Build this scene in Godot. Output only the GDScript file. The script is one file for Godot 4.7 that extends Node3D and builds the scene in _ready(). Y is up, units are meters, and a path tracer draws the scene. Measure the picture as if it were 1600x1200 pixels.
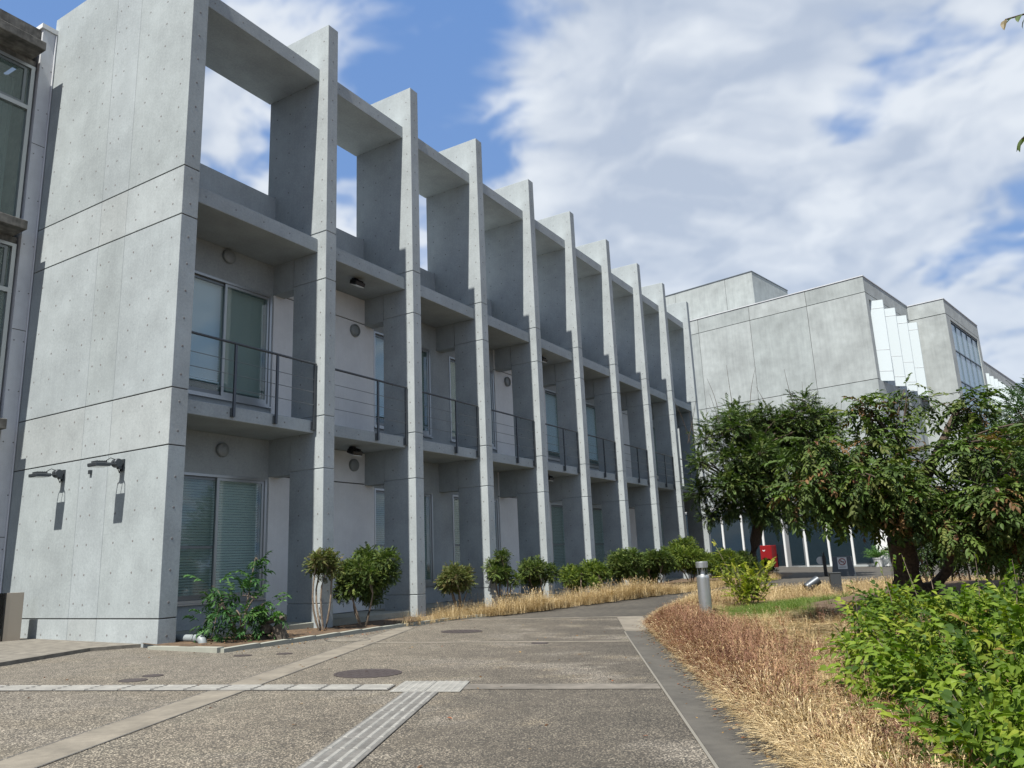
extends Node3D

var rng := RandomNumberGenerator.new()
var M := {}
var taken := {}

# ---------------------------------------------------------------- names, tags, nodes
func numbered(called: String) -> String:
	var n: int = taken.get(called, -1) + 1
	taken[called] = n
	return called if n == 0 else "%s_%03d" % [called, n]

func tag(o: Node, label: String, category: String, group := "") -> void:
	o.set_meta("label", label)
	o.set_meta("category", category)
	if group != "":
		o.set_meta("group", group)

func thing(called: String, label: String, category: String, at := Vector3.ZERO, turn := 0.0, group := "") -> Node3D:
	var o := Node3D.new()
	o.name = numbered(called)
	add_child(o)
	o.position = at
	o.rotation.y = turn
	tag(o, label, category, group)
	return o

func part(called: String, st: SurfaceTool, m: Material, parent: Node) -> MeshInstance3D:
	var o := MeshInstance3D.new()
	o.name = called
	o.mesh = st.commit()
	o.material_override = m
	o.mesh.surface_set_material(0, m)
	o.material_override = null
	if parent == self:
		o.name = numbered(called)
	parent.add_child(o, true)
	return o

func place(called: String, mesh: Mesh, m: Material, xf: Transform3D, parent: Node) -> MeshInstance3D:
	var o := MeshInstance3D.new()
	o.name = called
	o.mesh = mesh
	o.material_override = m
	o.transform = xf
	parent.add_child(o, true)
	return o

func structure(called: String, st: SurfaceTool, m: Material) -> MeshInstance3D:
	var o := part(called, st, m, self)
	o.set_meta("kind", "structure")
	return o

func scatter(called: String, mesh: Mesh, m: Material, xfs: Array, cols: Array, parent: Node) -> MultiMeshInstance3D:
	var mm := MultiMesh.new()
	mm.transform_format = MultiMesh.TRANSFORM_3D
	mm.use_colors = true
	mm.mesh = mesh
	mm.instance_count = xfs.size()
	for i in xfs.size():
		mm.set_instance_transform(i, xfs[i])
		mm.set_instance_color(i, cols[i])
	var o := MultiMeshInstance3D.new()
	o.name = numbered(called) if parent == self else called
	o.multimesh = mm
	o.material_override = m
	o.set_meta("kind", "stuff")
	parent.add_child(o, true)
	return o

# ---------------------------------------------------------------- mesh helpers
func mb() -> SurfaceTool:
	var st := SurfaceTool.new()
	st.begin(Mesh.PRIMITIVE_TRIANGLES)
	return st

func tri(st: SurfaceTool, a: Vector3, b: Vector3, c: Vector3, n: Vector3) -> void:
	st.set_normal(n)
	if (b - a).cross(c - a).dot(n) > 0.0:
		st.add_vertex(a); st.add_vertex(c); st.add_vertex(b)
	else:
		st.add_vertex(a); st.add_vertex(b); st.add_vertex(c)

func quad(st: SurfaceTool, a: Vector3, b: Vector3, c: Vector3, d: Vector3, n: Vector3) -> void:
	tri(st, a, b, c, n)
	tri(st, a, c, d, n)

func hexa(st: SurfaceTool, p: Array) -> void:
	# p: eight corners, index = x + 2 y + 4 z
	var mid := Vector3.ZERO
	for v in p:
		mid += v / 8.0
	for f in [[0, 1, 3, 2], [4, 5, 7, 6], [0, 1, 5, 4], [2, 3, 7, 6], [0, 2, 6, 4], [1, 3, 7, 5]]:
		var a: Vector3 = p[f[0]]
		var b: Vector3 = p[f[1]]
		var c: Vector3 = p[f[2]]
		var d: Vector3 = p[f[3]]
		var n := (c - a).cross(d - b).normalized()
		if n.dot((a + b + c + d) / 4.0 - mid) < 0.0:
			n = -n
		quad(st, a, b, c, d, n)

func box(st: SurfaceTool, a: Vector3, b: Vector3) -> void:
	obox(st, Transform3D(Basis(), (a + b) * 0.5), (b - a).abs())

func obox(st: SurfaceTool, t: Transform3D, s: Vector3) -> void:
	var p := []
	for k in 8:
		p.append(t * Vector3((-0.5 if k & 1 == 0 else 0.5) * s.x, (-0.5 if k & 2 == 0 else 0.5) * s.y, (-0.5 if k & 4 == 0 else 0.5) * s.z))
	hexa(st, p)

func chamfered(st: SurfaceTool, a: Vector3, b: Vector3, c: float) -> void:
	# a box whose twelve edges are cut off by c
	var lo := Vector3(minf(a.x, b.x), minf(a.y, b.y), minf(a.z, b.z))
	var hi := Vector3(maxf(a.x, b.x), maxf(a.y, b.y), maxf(a.z, b.z))
	for ax in 3:
		var u := (ax + 1) % 3
		var v := (ax + 2) % 3
		for s in 2:
			var n := Vector3.ZERO
			n[ax] = 1.0 if s else -1.0
			var q := []
			for k in [[0, 0], [1, 0], [1, 1], [0, 1]]:
				var p := Vector3.ZERO
				p[ax] = hi[ax] if s else lo[ax]
				p[u] = hi[u] - c if k[0] else lo[u] + c
				p[v] = hi[v] - c if k[1] else lo[v] + c
				q.append(p)
			quad(st, q[0], q[1], q[2], q[3], n)
		for k in [[0, 0], [1, 0], [1, 1], [0, 1]]:
			var q := []
			var n := Vector3.ZERO
			n[u] = 1.0 if k[0] else -1.0
			n[v] = 1.0 if k[1] else -1.0
			for e in [[0, 0], [0, 1], [1, 1], [1, 0]]:
				var p := Vector3.ZERO
				p[ax] = hi[ax] - c if e[1] else lo[ax] + c
				var pu: float = hi[u] if k[0] else lo[u]
				var pv: float = hi[v] if k[1] else lo[v]
				p[u] = pu if e[0] == 0 else pu - n[u] * c
				p[v] = pv if e[0] == 1 else pv - n[v] * c
				q.append(p)
			quad(st, q[0], q[1], q[2], q[3], n.normalized())

func frame_of(d: Vector3) -> Basis:
	d = d.normalized()
	var x := d.cross(Vector3.UP if absf(d.y) < 0.95 else Vector3.RIGHT).normalized()
	return Basis(x, d, x.cross(d))

func tube(st: SurfaceTool, pts: Array, radii: Array, sides := 6) -> void:
	var rings := []
	for i in pts.size():
		var d: Vector3 = pts[mini(i + 1, pts.size() - 1)] - pts[maxi(i - 1, 0)]
		var b := frame_of(d)
		var ring := []
		for k in sides:
			var a := TAU * k / sides
			ring.append(b.x * cos(a) + b.z * sin(a))
		rings.append(ring)
	for i in pts.size() - 1:
		for k in sides:
			var k2 := (k + 1) % sides
			var c := [[i, k], [i, k2], [i + 1, k2], [i + 1, k]]
			for t in [[0, 1, 2], [0, 2, 3]]:
				var vs := []
				var ns := []
				for j in t:
					var n: Vector3 = rings[c[j][0]][c[j][1]]
					ns.append(n)
					vs.append(pts[c[j][0]] + n * radii[c[j][0]])
				var face: Vector3 = (vs[1] - vs[0]).cross(vs[2] - vs[0])
				var order := [0, 2, 1] if face.dot(ns[0] + ns[1] + ns[2]) > 0.0 else [0, 1, 2]
				for j in order:
					st.set_normal(ns[j])
					st.add_vertex(vs[j])
	for e in [0, pts.size() - 1]:
		if radii[e] < 0.004:
			continue
		var n: Vector3 = (pts[0] - pts[1]).normalized() if e == 0 else (pts[e] - pts[e - 1]).normalized()
		for k in sides:
			tri(st, pts[e], pts[e] + rings[e][k] * radii[e], pts[e] + rings[e][(k + 1) % sides] * radii[e], n)

func lathe(st: SurfaceTool, prof: Array, t: Transform3D, sides := 24) -> void:
	# prof: Vector2(radius, height) from bottom to top; flat normals along the profile, smooth around
	for i in prof.size() - 1:
		var p: Vector2 = prof[i]
		var q: Vector2 = prof[i + 1]
		if p.is_equal_approx(q):
			continue
		var nn := Vector2(q.y - p.y, p.x - q.x).normalized()
		for k in sides:
			var a := TAU * k / sides
			var b := TAU * (k + 1) / sides
			var va := Vector3(cos(a), 0, sin(a))
			var vb := Vector3(cos(b), 0, sin(b))
			var vs := [va * p.x + Vector3.UP * p.y, vb * p.x + Vector3.UP * p.y, vb * q.x + Vector3.UP * q.y, va * q.x + Vector3.UP * q.y]
			var ns := [va * nn.x + Vector3.UP * nn.y, vb * nn.x + Vector3.UP * nn.y, vb * nn.x + Vector3.UP * nn.y, va * nn.x + Vector3.UP * nn.y]
			for tr in [[0, 1, 2], [0, 2, 3]]:
				var f: Vector3 = (vs[tr[1]] - vs[tr[0]]).cross(vs[tr[2]] - vs[tr[0]])
				if f.length() < 1e-9:
					continue
				var order: Array = [tr[0], tr[2], tr[1]] if f.dot(ns[tr[0]]) > 0.0 else tr
				for j in order:
					st.set_normal(t.basis * ns[j])
					st.add_vertex(t * vs[j])

func plug(st: SurfaceTool, c: Vector3, n: Vector3, r: float) -> void:
	# a mortar plug of a form-tie hole: a shallow six-sided button
	var b := frame_of(n)
	for k in 6:
		var a := TAU * k / 6
		var a2 := TAU * (k + 1) / 6
		var d1 := b.x * cos(a) + b.z * sin(a)
		var d2 := b.x * cos(a2) + b.z * sin(a2)
		tri(st, c + n * 0.002, c + d1 * r + n * 0.002, c + d2 * r + n * 0.002, n)
		quad(st, c + d1 * r + n * 0.002, c + d2 * r + n * 0.002, c + d2 * r * 1.15, c + d1 * r * 1.15, (d1 + d2 + n * 0.4).normalized())

# ---------------------------------------------------------------- leaves and plants
func leaf(st: SurfaceTool, base: Vector3, d: Vector3, up: Vector3, length: float, wide: float, droop: float, rows := 4, fold := 0.25, heart := false) -> void:
	d = d.normalized()
	var side := d.cross(up).normalized()
	var n := side.cross(d).normalized()
	var ws := [0.04, 0.85, 1.0, 0.55, 0.0] if rows == 4 else [0.05, 1.0, 0.0]
	var ts := [0.0, 0.22, 0.5, 0.8, 1.0] if rows == 4 else [0.0, 0.4, 1.0]
	if heart:
		ws = [0.25, 1.0, 0.78, 0.30, 0.0]
		ts = [0.0, 0.16, 0.42, 0.74, 1.0]
	var prev := []
	for i in rows + 1:
		var t: float = ts[i]
		var ang := droop * t
		var mid := base + d * (length * (t if droop == 0.0 else sin(ang) / droop)) - n * (0.0 if droop == 0.0 else length * (1.0 - cos(ang)) / droop)
		var w: float = ws[i] * wide * 0.5
		var row := [mid + side * w + n * w * fold, mid, mid - side * w + n * w * fold]
		if i > 0:
			for h in 2:
				var a: Vector3 = prev[h]
				var b: Vector3 = prev[h + 1]
				var c: Vector3 = row[h + 1]
				var e: Vector3 = row[h]
				var nn := (c - a).cross(e - b)
				if nn.length() < 1e-10:
					nn = n
				nn = nn.normalized()
				if nn.dot(n) < 0.0:
					nn = -nn
				tri(st, a, b, c, nn)
				if i < rows:
					tri(st, a, c, e, nn)
		prev = row

func leaf_mesh(length: float, wide: float, droop: float, heart := false) -> Mesh:
	var st := mb()
	leaf(st, Vector3.ZERO, Vector3(0, 0, 1), Vector3.UP, length, wide, droop, 4, 0.16 if heart else 0.25, heart)
	return st.commit()

func spray_mesh(length: float, n: int, leaf_len: float, leaf_wide: float, droop: float, sag: float, rows := 2, seed_ := 1, heart := false) -> Mesh:
	# a twig along +z with leaves on both sides and one at the tip
	var r := RandomNumberGenerator.new()
	r.seed = seed_
	var st := mb()
	var pts := []
	var rad := []
	for i in 5:
		var t := i / 4.0
		pts.append(Vector3(0, -sag * t * t, length * t))
		rad.append(lerpf(0.006, 0.002, t) * clampf(length / 0.35, 0.5, 1.0))
	tube(st, pts, rad, 3)
	for i in n:
		var t := 0.18 + 0.82 * (i + 0.5) / n
		var p := Vector3(0, -sag * t * t, length * t)
		var s := 1.0 if i % 2 == 0 else -1.0
		var d := Vector3(s * r.randf_range(0.6, 1.0), r.randf_range(-0.35, 0.25) - (0.45 if heart else 0.0), r.randf_range(0.35, 0.8))
		leaf(st, p, d, Vector3(r.randf_range(-0.4, 0.4), 1, r.randf_range(-0.4, 0.4)), leaf_len * r.randf_range(0.75, 1.15), leaf_wide * r.randf_range(0.8, 1.1), droop * r.randf_range(0.5, 1.3), rows, 0.16 if heart else 0.25, heart)
	leaf(st, pts[4], Vector3(0, -0.4, 1), Vector3.UP, leaf_len, leaf_wide, droop, rows)
	return st.commit()

func rand_dir() -> Vector3:
	var z := rng.randf_range(-1, 1)
	var a := rng.randf_range(0, TAU)
	return Vector3(sqrt(1 - z * z) * cos(a), z, sqrt(1 - z * z) * sin(a))

func aim(p: Vector3, d: Vector3, s: float, roll := 0.0) -> Transform3D:
	# +z along d, +y as near up as it can be
	d = d.normalized()
	var x := Vector3.UP.cross(d)
	x = x.normalized() if x.length() > 0.05 else Vector3.RIGHT
	var b := Basis(x, d.cross(x), d).rotated(d, roll)
	return Transform3D(b.scaled(Vector3.ONE * s), p)

func branch(st: SurfaceTool, a: Vector3, b: Vector3, r0: float, r1: float, bend: float, sides := 5) -> Array:
	var pts := []
	var rad := []
	var off := rand_dir() * (b - a).length() * bend
	for i in 6:
		var t := i / 5.0
		pts.append(a.lerp(b, t) + off * sin(PI * t) + Vector3.UP * (b - a).length() * bend * 0.5 * sin(PI * t))
		rad.append(lerpf(r0, r1, t))
	tube(st, pts, rad, sides)
	return pts

func pick(pal: Array) -> Color:
	var c: Color = pal[rng.randi() % pal.size()]
	var k := rng.randf_range(0.78, 1.22)
	return Color(c.r * k, c.g * k, c.b * k)

func lit(r: float, g: float, b: float) -> Color:
	return Color(r, g, b)

func broken_up(clumps: Array, n: int, k: float, spread := 0.75) -> Array:
	# each clump as several small ones, so that the crown has gaps and lobes
	var out := []
	for c in clumps:
		for i in n:
			var d: Vector3 = rand_dir() * c[3] * spread * pow(rng.randf(), 0.4)
			out.append([c[0] + d.x, c[1] + d.y * 0.85, c[2] + d.z, c[3] * k * rng.randf_range(0.75, 1.25)])
	return out

func crown(root: Node, wood: SurfaceTool, forks: Array, clumps: Array, meshes: Array, m: Material, pal: Array, per_m2: float, size: float, twig_r: float, sag: float, loose := 0.25, flat := 1.0) -> Array:
	# clumps: [x, y, z, radius]. Limbs run from the nearest fork to each clump, twigs to its sprays.
	var sets := []
	for k in meshes.size():
		sets.append([[], []])
	var all := []
	for c in clumps:
		var mid := Vector3(c[0], c[1], c[2])
		var rad: float = c[3]
		var best: Vector3 = forks[0]
		for f in forks:
			if f.distance_to(mid) < best.distance_to(mid):
				best = f
		var limb := branch(wood, best, mid, twig_r * (1.2 + rad), twig_r * 0.5, 0.12)
		var n := int(per_m2 * rad * rad)
		var tone := rng.randf_range(0.8, 1.15)
		for i in n:
			var d := rand_dir()
			var p := mid + d * rad * Vector3(1, 0.82, 1) * (pow(rng.randf(), 0.45) + rng.randfn(0, loose * 0.4))
			var dir := ((d + rand_dir() * 0.7) * Vector3(1, flat, 1) + Vector3(0, sag, 0)).normalized()
			if sag < -0.2 and dir.y > 0.4:
				dir.y = 0.4
			if i % 9 == 0:
				branch(wood, limb[2 + rng.randi() % 4], p, twig_r * 0.35, twig_r * 0.12, 0.08, 3)
			var xf := aim(p, dir, size * rng.randf_range(0.75, 1.25), rng.randf_range(-0.5, 0.5))
			var k := rng.randi() % meshes.size()
			var col := pick(pal) * tone
			col.a = 1.0
			sets[k][0].append(xf)
			sets[k][1].append(col)
			all.append(xf)
	for k in meshes.size():
		scatter("crown", meshes[k], m, sets[k][0], sets[k][1], root)
	return all

# ---------------------------------------------------------------- pictures for materials
func noise_bytes(size: int, freq: float, seed_: int, octaves := 4, type := FastNoiseLite.TYPE_SIMPLEX_SMOOTH, ret := FastNoiseLite.RETURN_CELL_VALUE) -> PackedByteArray:
	var n := FastNoiseLite.new()
	n.seed = seed_
	n.noise_type = type
	n.frequency = freq
	n.fractal_octaves = octaves
	n.fractal_type = FastNoiseLite.FRACTAL_FBM if octaves > 1 else FastNoiseLite.FRACTAL_NONE
	n.cellular_return_type = ret
	n.cellular_jitter = 1.0
	var im := n.get_seamless_image(size, size, false, false, 0.12)
	im.convert(Image.FORMAT_L8)
	return im.get_data()

func picture(size: int, data: PackedByteArray) -> ImageTexture:
	return ImageTexture.create_from_image(Image.create_from_data(size, size, false, Image.FORMAT_RGB8, data))

func concrete_picture(size: int, seed_: int, blotch: float, streak: float, tint: Vector3, seams: bool) -> ImageTexture:
	var a := noise_bytes(size, 3.2 / size, seed_, 5)
	var b := noise_bytes(size, 14.0 / size, seed_ + 1, 3)
	var c := noise_bytes(size, 190.0 / size, seed_ + 2, 2)
	var s := noise_bytes(size, 40.0 / size, seed_ + 3, 3)
	var out := PackedByteArray()
	out.resize(size * size * 3)
	for y in size:
		for x in size:
			var i := y * size + x
			# streaks run down the wall: the same column of noise, read slowly along y
			var sv: float = s[(y / 14) * size + x] / 255.0 - 0.5
			var v: float = 1.0 + blotch * (a[i] / 255.0 - 0.5) + blotch * 0.55 * (b[i] / 255.0 - 0.5) + 0.10 * (c[i] / 255.0 - 0.5) + streak * sv
			if seams and (x % (size / 4) < 2 or y % (size / 2) < 2):
				v *= 0.975
			if c[i] > 226 and b[i] > 120:
				v *= 0.84
			v = clampf(v, 0.0, 1.4)
			out[i * 3] = int(clampf(v * tint.x, 0, 255))
			out[i * 3 + 1] = int(clampf(v * tint.y, 0, 255))
			out[i * 3 + 2] = int(clampf(v * tint.z, 0, 255))
	return picture(size, out)

func aggregate_picture(size: int) -> ImageTexture:
	var cell := noise_bytes(size, 236.0 / size, 11, 1, FastNoiseLite.TYPE_CELLULAR, FastNoiseLite.RETURN_CELL_VALUE)
	var edge := noise_bytes(size, 236.0 / size, 11, 1, FastNoiseLite.TYPE_CELLULAR, FastNoiseLite.RETURN_DISTANCE2_SUB)
	var slow := noise_bytes(size, 5.0 / size, 12, 4)
	var out := PackedByteArray()
	out.resize(size * size * 3)
	for i in size * size:
		var v: float = cell[i] / 255.0
		var e: float = edge[i] / 255.0
		var base := Vector3(73, 70, 63)
		if v > 0.80:
			base = Vector3(150, 143, 130)
		elif v > 0.58:
			base = Vector3(104, 98, 88)
		elif v > 0.36:
			base = Vector3(88, 83, 75)
		elif v < 0.12:
			base = Vector3(55, 54, 51)
		var k := lerpf(0.66, 1.0, smoothstep(0.02, 0.16, e)) * (0.93 + 0.16 * slow[i] / 255.0)
		out[i * 3] = int(base.x * k)
		out[i * 3 + 1] = int(base.y * k)
		out[i * 3 + 2] = int(base.z * k)
	return picture(size, out)

func two_tone_picture(size: int, f1: float, f2: float, seed_: int, dark: Vector3, light: Vector3) -> ImageTexture:
	var a := noise_bytes(size, f1 / size, seed_, 5)
	var b := noise_bytes(size, f2 / size, seed_ + 1, 2)
	var out := PackedByteArray()
	out.resize(size * size * 3)
	for i in size * size:
		var t := clampf((a[i] * 0.55 + b[i] * 0.45) / 255.0 * 1.8 - 0.4, 0, 1)
		var c := dark.lerp(light, t)
		out[i * 3] = int(c.x)
		out[i * 3 + 1] = int(c.y)
		out[i * 3 + 2] = int(c.z)
	return picture(size, out)

func mat(c: Color, rough := 0.8, metal := 0.0) -> StandardMaterial3D:
	var m := StandardMaterial3D.new()
	m.albedo_color = c
	m.roughness = rough
	m.metallic = metal
	return m

func tri_mat(tex: Texture2D, metres: float, rough := 0.85, c := Color.WHITE) -> StandardMaterial3D:
	var m := mat(c, rough)
	m.albedo_texture = tex
	m.uv1_triplanar = true
	m.uv1_world_triplanar = true
	m.uv1_triplanar_sharpness = 8.0
	m.uv1_scale = Vector3.ONE / metres
	return m

func grey(l: float) -> Color:
	return Color(l, l, l).linear_to_srgb()

func leaf_mat(back: Color, rough := 0.52) -> StandardMaterial3D:
	var m := mat(Color.WHITE, rough)
	m.vertex_color_use_as_albedo = true
	m.cull_mode = BaseMaterial3D.CULL_DISABLED
	m.backlight_enabled = true
	m.backlight = back
	m.metallic_specular = 0.28
	return m

func materials() -> void:
	var conc_tex := concrete_picture(1024, 21, 0.07, 0.03, Vector3(155, 163, 166), true)
	M.concrete = tri_mat(conc_tex, 3.6, 0.82)
	M.concrete.metallic_specular = 0.35
	var big := concrete_picture(512, 77, 0.10, 0.0, Vector3(246, 246, 246), false)
	M.concrete.detail_enabled = true
	M.concrete.detail_albedo = big
	M.concrete.detail_blend_mode = BaseMaterial3D.BLEND_MODE_MUL
	M.concrete.detail_uv_layer = BaseMaterial3D.DETAIL_UV_2
	M.concrete.uv2_triplanar = true
	M.concrete.uv2_world_triplanar = true
	M.concrete.uv2_scale = Vector3.ONE / 9.7
	M.panels = []
	for k in 4:
		var pm: StandardMaterial3D = M.concrete.duplicate()
		pm.albedo_color = [Color(1, 1, 1), Color(0.975, 0.98, 0.985), Color(0.99, 0.985, 0.98), Color(0.965, 0.97, 0.97)][k]
		M.panels.append(pm)
	M.plug = mat(grey(0.155), 0.9)
	M.groove = mat(grey(0.07), 0.9)
	M.concrete_old = tri_mat(concrete_picture(1024, 31, 0.15, 0.07, Vector3(148, 155, 156), false), 7.3, 0.85)
	M.concrete_old2 = M.concrete_old.duplicate()
	M.concrete_old2.uv1_offset = Vector3(0.37, 0.61, 0.2)
	M.concrete_old2.albedo_color = Color(0.97, 0.975, 0.975)
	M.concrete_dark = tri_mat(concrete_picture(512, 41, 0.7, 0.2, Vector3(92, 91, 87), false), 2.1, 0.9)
	M.kerb = tri_mat(conc_tex, 1.7, 0.9, Color(0.90, 0.87, 0.80))
	M.band = tri_mat(concrete_picture(512, 51, 0.22, 0.0, Vector3(111, 106, 96), false), 1.3, 0.9)
	M.band_mid = tri_mat(concrete_picture(512, 53, 0.3, 0.0, Vector3(98, 94, 87), false), 1.5, 0.9)
	M.band_dark = tri_mat(concrete_picture(512, 52, 0.22, 0.0, Vector3(72, 70, 65), false), 1.9, 0.9)
	M.landing = tri_mat(two_tone_picture(512, 6, 220, 55, Vector3(86, 83, 77), Vector3(122, 118, 109)), 1.2, 0.9)
	M.joint = mat(Color(0.43, 0.42, 0.39), 0.9)
	M.aggregate = tri_mat(aggregate_picture(2048), 1.9, 0.88)
	M.aggregate.vertex_color_use_as_albedo = true
	M.asphalt = tri_mat(two_tone_picture(1024, 14, 260, 61, Vector3(70, 68, 64), Vector3(100, 96, 88)), 3.1, 0.92)
	M.asphalt.vertex_color_use_as_albedo = true
	M.soil = tri_mat(two_tone_picture(1024, 10, 140, 71, Vector3(54, 43, 33), Vector3(109, 89, 66)), 1.6, 0.95)
	M.plate = tri_mat(two_tone_picture(256, 20, 90, 81, Vector3(50, 45, 45), Vector3(70, 63, 62)), 0.6, 0.6)
	M.tile = tri_mat(concrete_picture(512, 91, 0.25, 0.0, Vector3(98, 97, 94), false), 0.9, 0.75)
	M.aluminium = mat(Color(0.66, 0.675, 0.68), 0.36, 0.75)
	M.white_paint = mat(Color(0.78, 0.79, 0.79), 0.5)
	M.panel_white = tri_mat(concrete_picture(512, 92, 0.05, 0.02, Vector3(208, 211, 212), false), 2.7, 0.6)
	M.sheet_metal = tri_mat(concrete_picture(512, 93, 0.08, 0.03, Vector3(184, 188, 193), false), 3.1, 0.42)
	M.steel = mat(Color(0.46, 0.48, 0.49), 0.38, 0.75)
	M.dark_steel = mat(Color(0.30, 0.32, 0.34), 0.42, 0.6)
	M.black = mat(Color(0.06, 0.06, 0.065), 0.35)
	M.granite = mat(Color(0.055, 0.05, 0.05), 0.15)
	M.stainless = mat(Color(0.66, 0.62, 0.57), 0.45, 0.55)
	M.glass = mat(Color(0.5, 0.62, 0.60, 0.14), 0.02)
	M.glass.transparency = BaseMaterial3D.TRANSPARENCY_ALPHA
	M.glass.metallic_specular = 0.5
	M.glass_dark = mat(Color(0.13, 0.18, 0.21, 0.72), 0.02)
	M.glass_dark.transparency = BaseMaterial3D.TRANSPARENCY_ALPHA
	M.glass_dark.metallic_specular = 0.5
	M.glass_left = mat(Color(0.42, 0.5, 0.48, 0.35), 0.02)
	M.glass_left.transparency = BaseMaterial3D.TRANSPARENCY_ALPHA
	M.interior_light = mat(Color(0.62, 0.63, 0.61), 0.9)
	M.glass_blue = mat(Color(0.46, 0.56, 0.62), 0.22)
	M.glass_blue.metallic_specular = 0.9
	M.blind = mat(Color(0.58, 0.67, 0.655), 0.6)
	M.vent = mat(Color(0.52, 0.54, 0.54), 0.5, 0.3)
	M.blind_mid = mat(Color(0.74, 0.85, 0.85), 0.6)
	M.mullion = mat(Color(0.36, 0.42, 0.46), 0.5)
	M.louvre = mat(Color(0.72, 0.765, 0.785), 0.55)
	M.blind_light = mat(Color(0.80, 0.93, 1.0), 0.7)
	M.interior = mat(Color(0.30, 0.31, 0.31), 0.9)
	M.lens = mat(Color(0.82, 0.84, 0.84), 0.3)
	M.pvc = mat(Color(0.50, 0.53, 0.54), 0.5)
	M.red = mat(Color(0.47, 0.03, 0.045), 0.45)
	M.bark = tri_mat(two_tone_picture(512, 8, 60, 101, Vector3(44, 37, 31), Vector3(92, 80, 68)), 0.5, 0.95)
	M.bark_pale = tri_mat(two_tone_picture(256, 8, 60, 103, Vector3(84, 74, 64), Vector3(142, 128, 112)), 0.4, 0.95)
	M.stump = tri_mat(two_tone_picture(256, 8, 60, 105, Vector3(58, 52, 46), Vector3(104, 96, 86)), 0.5, 0.95)
	M.leaf = leaf_mat(Color(0.62, 0.74, 0.30))
	M.leaf_thin = leaf_mat(Color(0.80, 0.90, 0.40), 0.5)
	M.straw = leaf_mat(Color(0.66, 0.60, 0.45), 0.75)

# ---------------------------------------------------------------- ground shape
func hgt(x: float, z: float) -> float:
	var xx := clampf(x, -6, 9)
	var zz := z if z > -3.0 else -3.0 - (1.0 - exp((z + 3.0) / 2.0)) * 2.0
	zz = minf(zz, 9.0)
	return 0.2 - 0.02 * xx + 0.021 * zz + 0.0065 * clampf(-z - 5.0, 0, 60)

func mound(x: float, z: float) -> float:
	var d := Vector2(x - 9.7, (z + 7.0) * 0.85).length_squared()
	return 0.62 * exp(-d / 7.5)

func bed_y(x: float, z: float) -> float:
	return hgt(x, z) + 0.03 + mound(x, z)

func sw(s: float, w: float) -> Vector2:
	return Vector2(5.43 - 0.4472 * s + 0.8944 * w, 1.61 - 0.8944 * s - 0.4472 * w)

func on(s: float, w: float, up := 0.0) -> Vector3:
	var p := sw(s, w)
	return Vector3(p.x, hgt(p.x, p.y) + up, p.y)

func lerp_table(t: Array, s: float) -> float:
	if s <= t[0][0]:
		return t[0][1]
	for i in t.size() - 1:
		if s <= t[i + 1][0]:
			return lerpf(t[i][1], t[i + 1][1], (s - t[i][0]) / (t[i + 1][0] - t[i][0]))
	return t[-1][1]

const BED_EDGE := [[-8.0, 2.66], [6.1, 2.66], [7.5, 2.95], [9.0, 3.3], [11.3, 4.1], [12.4, 5.4], [13.1, 7.0], [14.8, 9.2], [17.0, 12.0], [20.0, 20.0], [22.0, 28.0]]
const KERB_X := [[-30.0, 2.6], [-24.0, 3.3], [-21.0, 3.1], [-18.0, 2.7], [-14.9, 2.5], [-12.2, 1.95], [-9.4, 1.6], [-6.9, 1.2], [-6.1, 0.75], [-3.8, 0.78], [0.0, 1.33]]

func strip(st: SurfaceTool, s0: float, s1: float, w0: float, w1: float, up: float, n := 12) -> void:
	# a thin slab lying on the paving, in path coordinates
	var along := absf(s1 - s0) > absf(w1 - w0)
	for i in n:
		var a0 := on(lerpf(s0, s1, float(i) / n) if along else s0, w0 if along else lerpf(w0, w1, float(i) / n), up)
		var a1 := on(lerpf(s0, s1, float(i + 1) / n) if along else s0, w0 if along else lerpf(w0, w1, float(i + 1) / n), up)
		var b0 := on(lerpf(s0, s1, float(i) / n) if along else s1, w1 if along else lerpf(w0, w1, float(i) / n), up)
		var b1 := on(lerpf(s0, s1, float(i + 1) / n) if along else s1, w1 if along else lerpf(w0, w1, float(i + 1) / n), up)
		quad(st, a0, a1, b1, b0, Vector3.UP)

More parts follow.
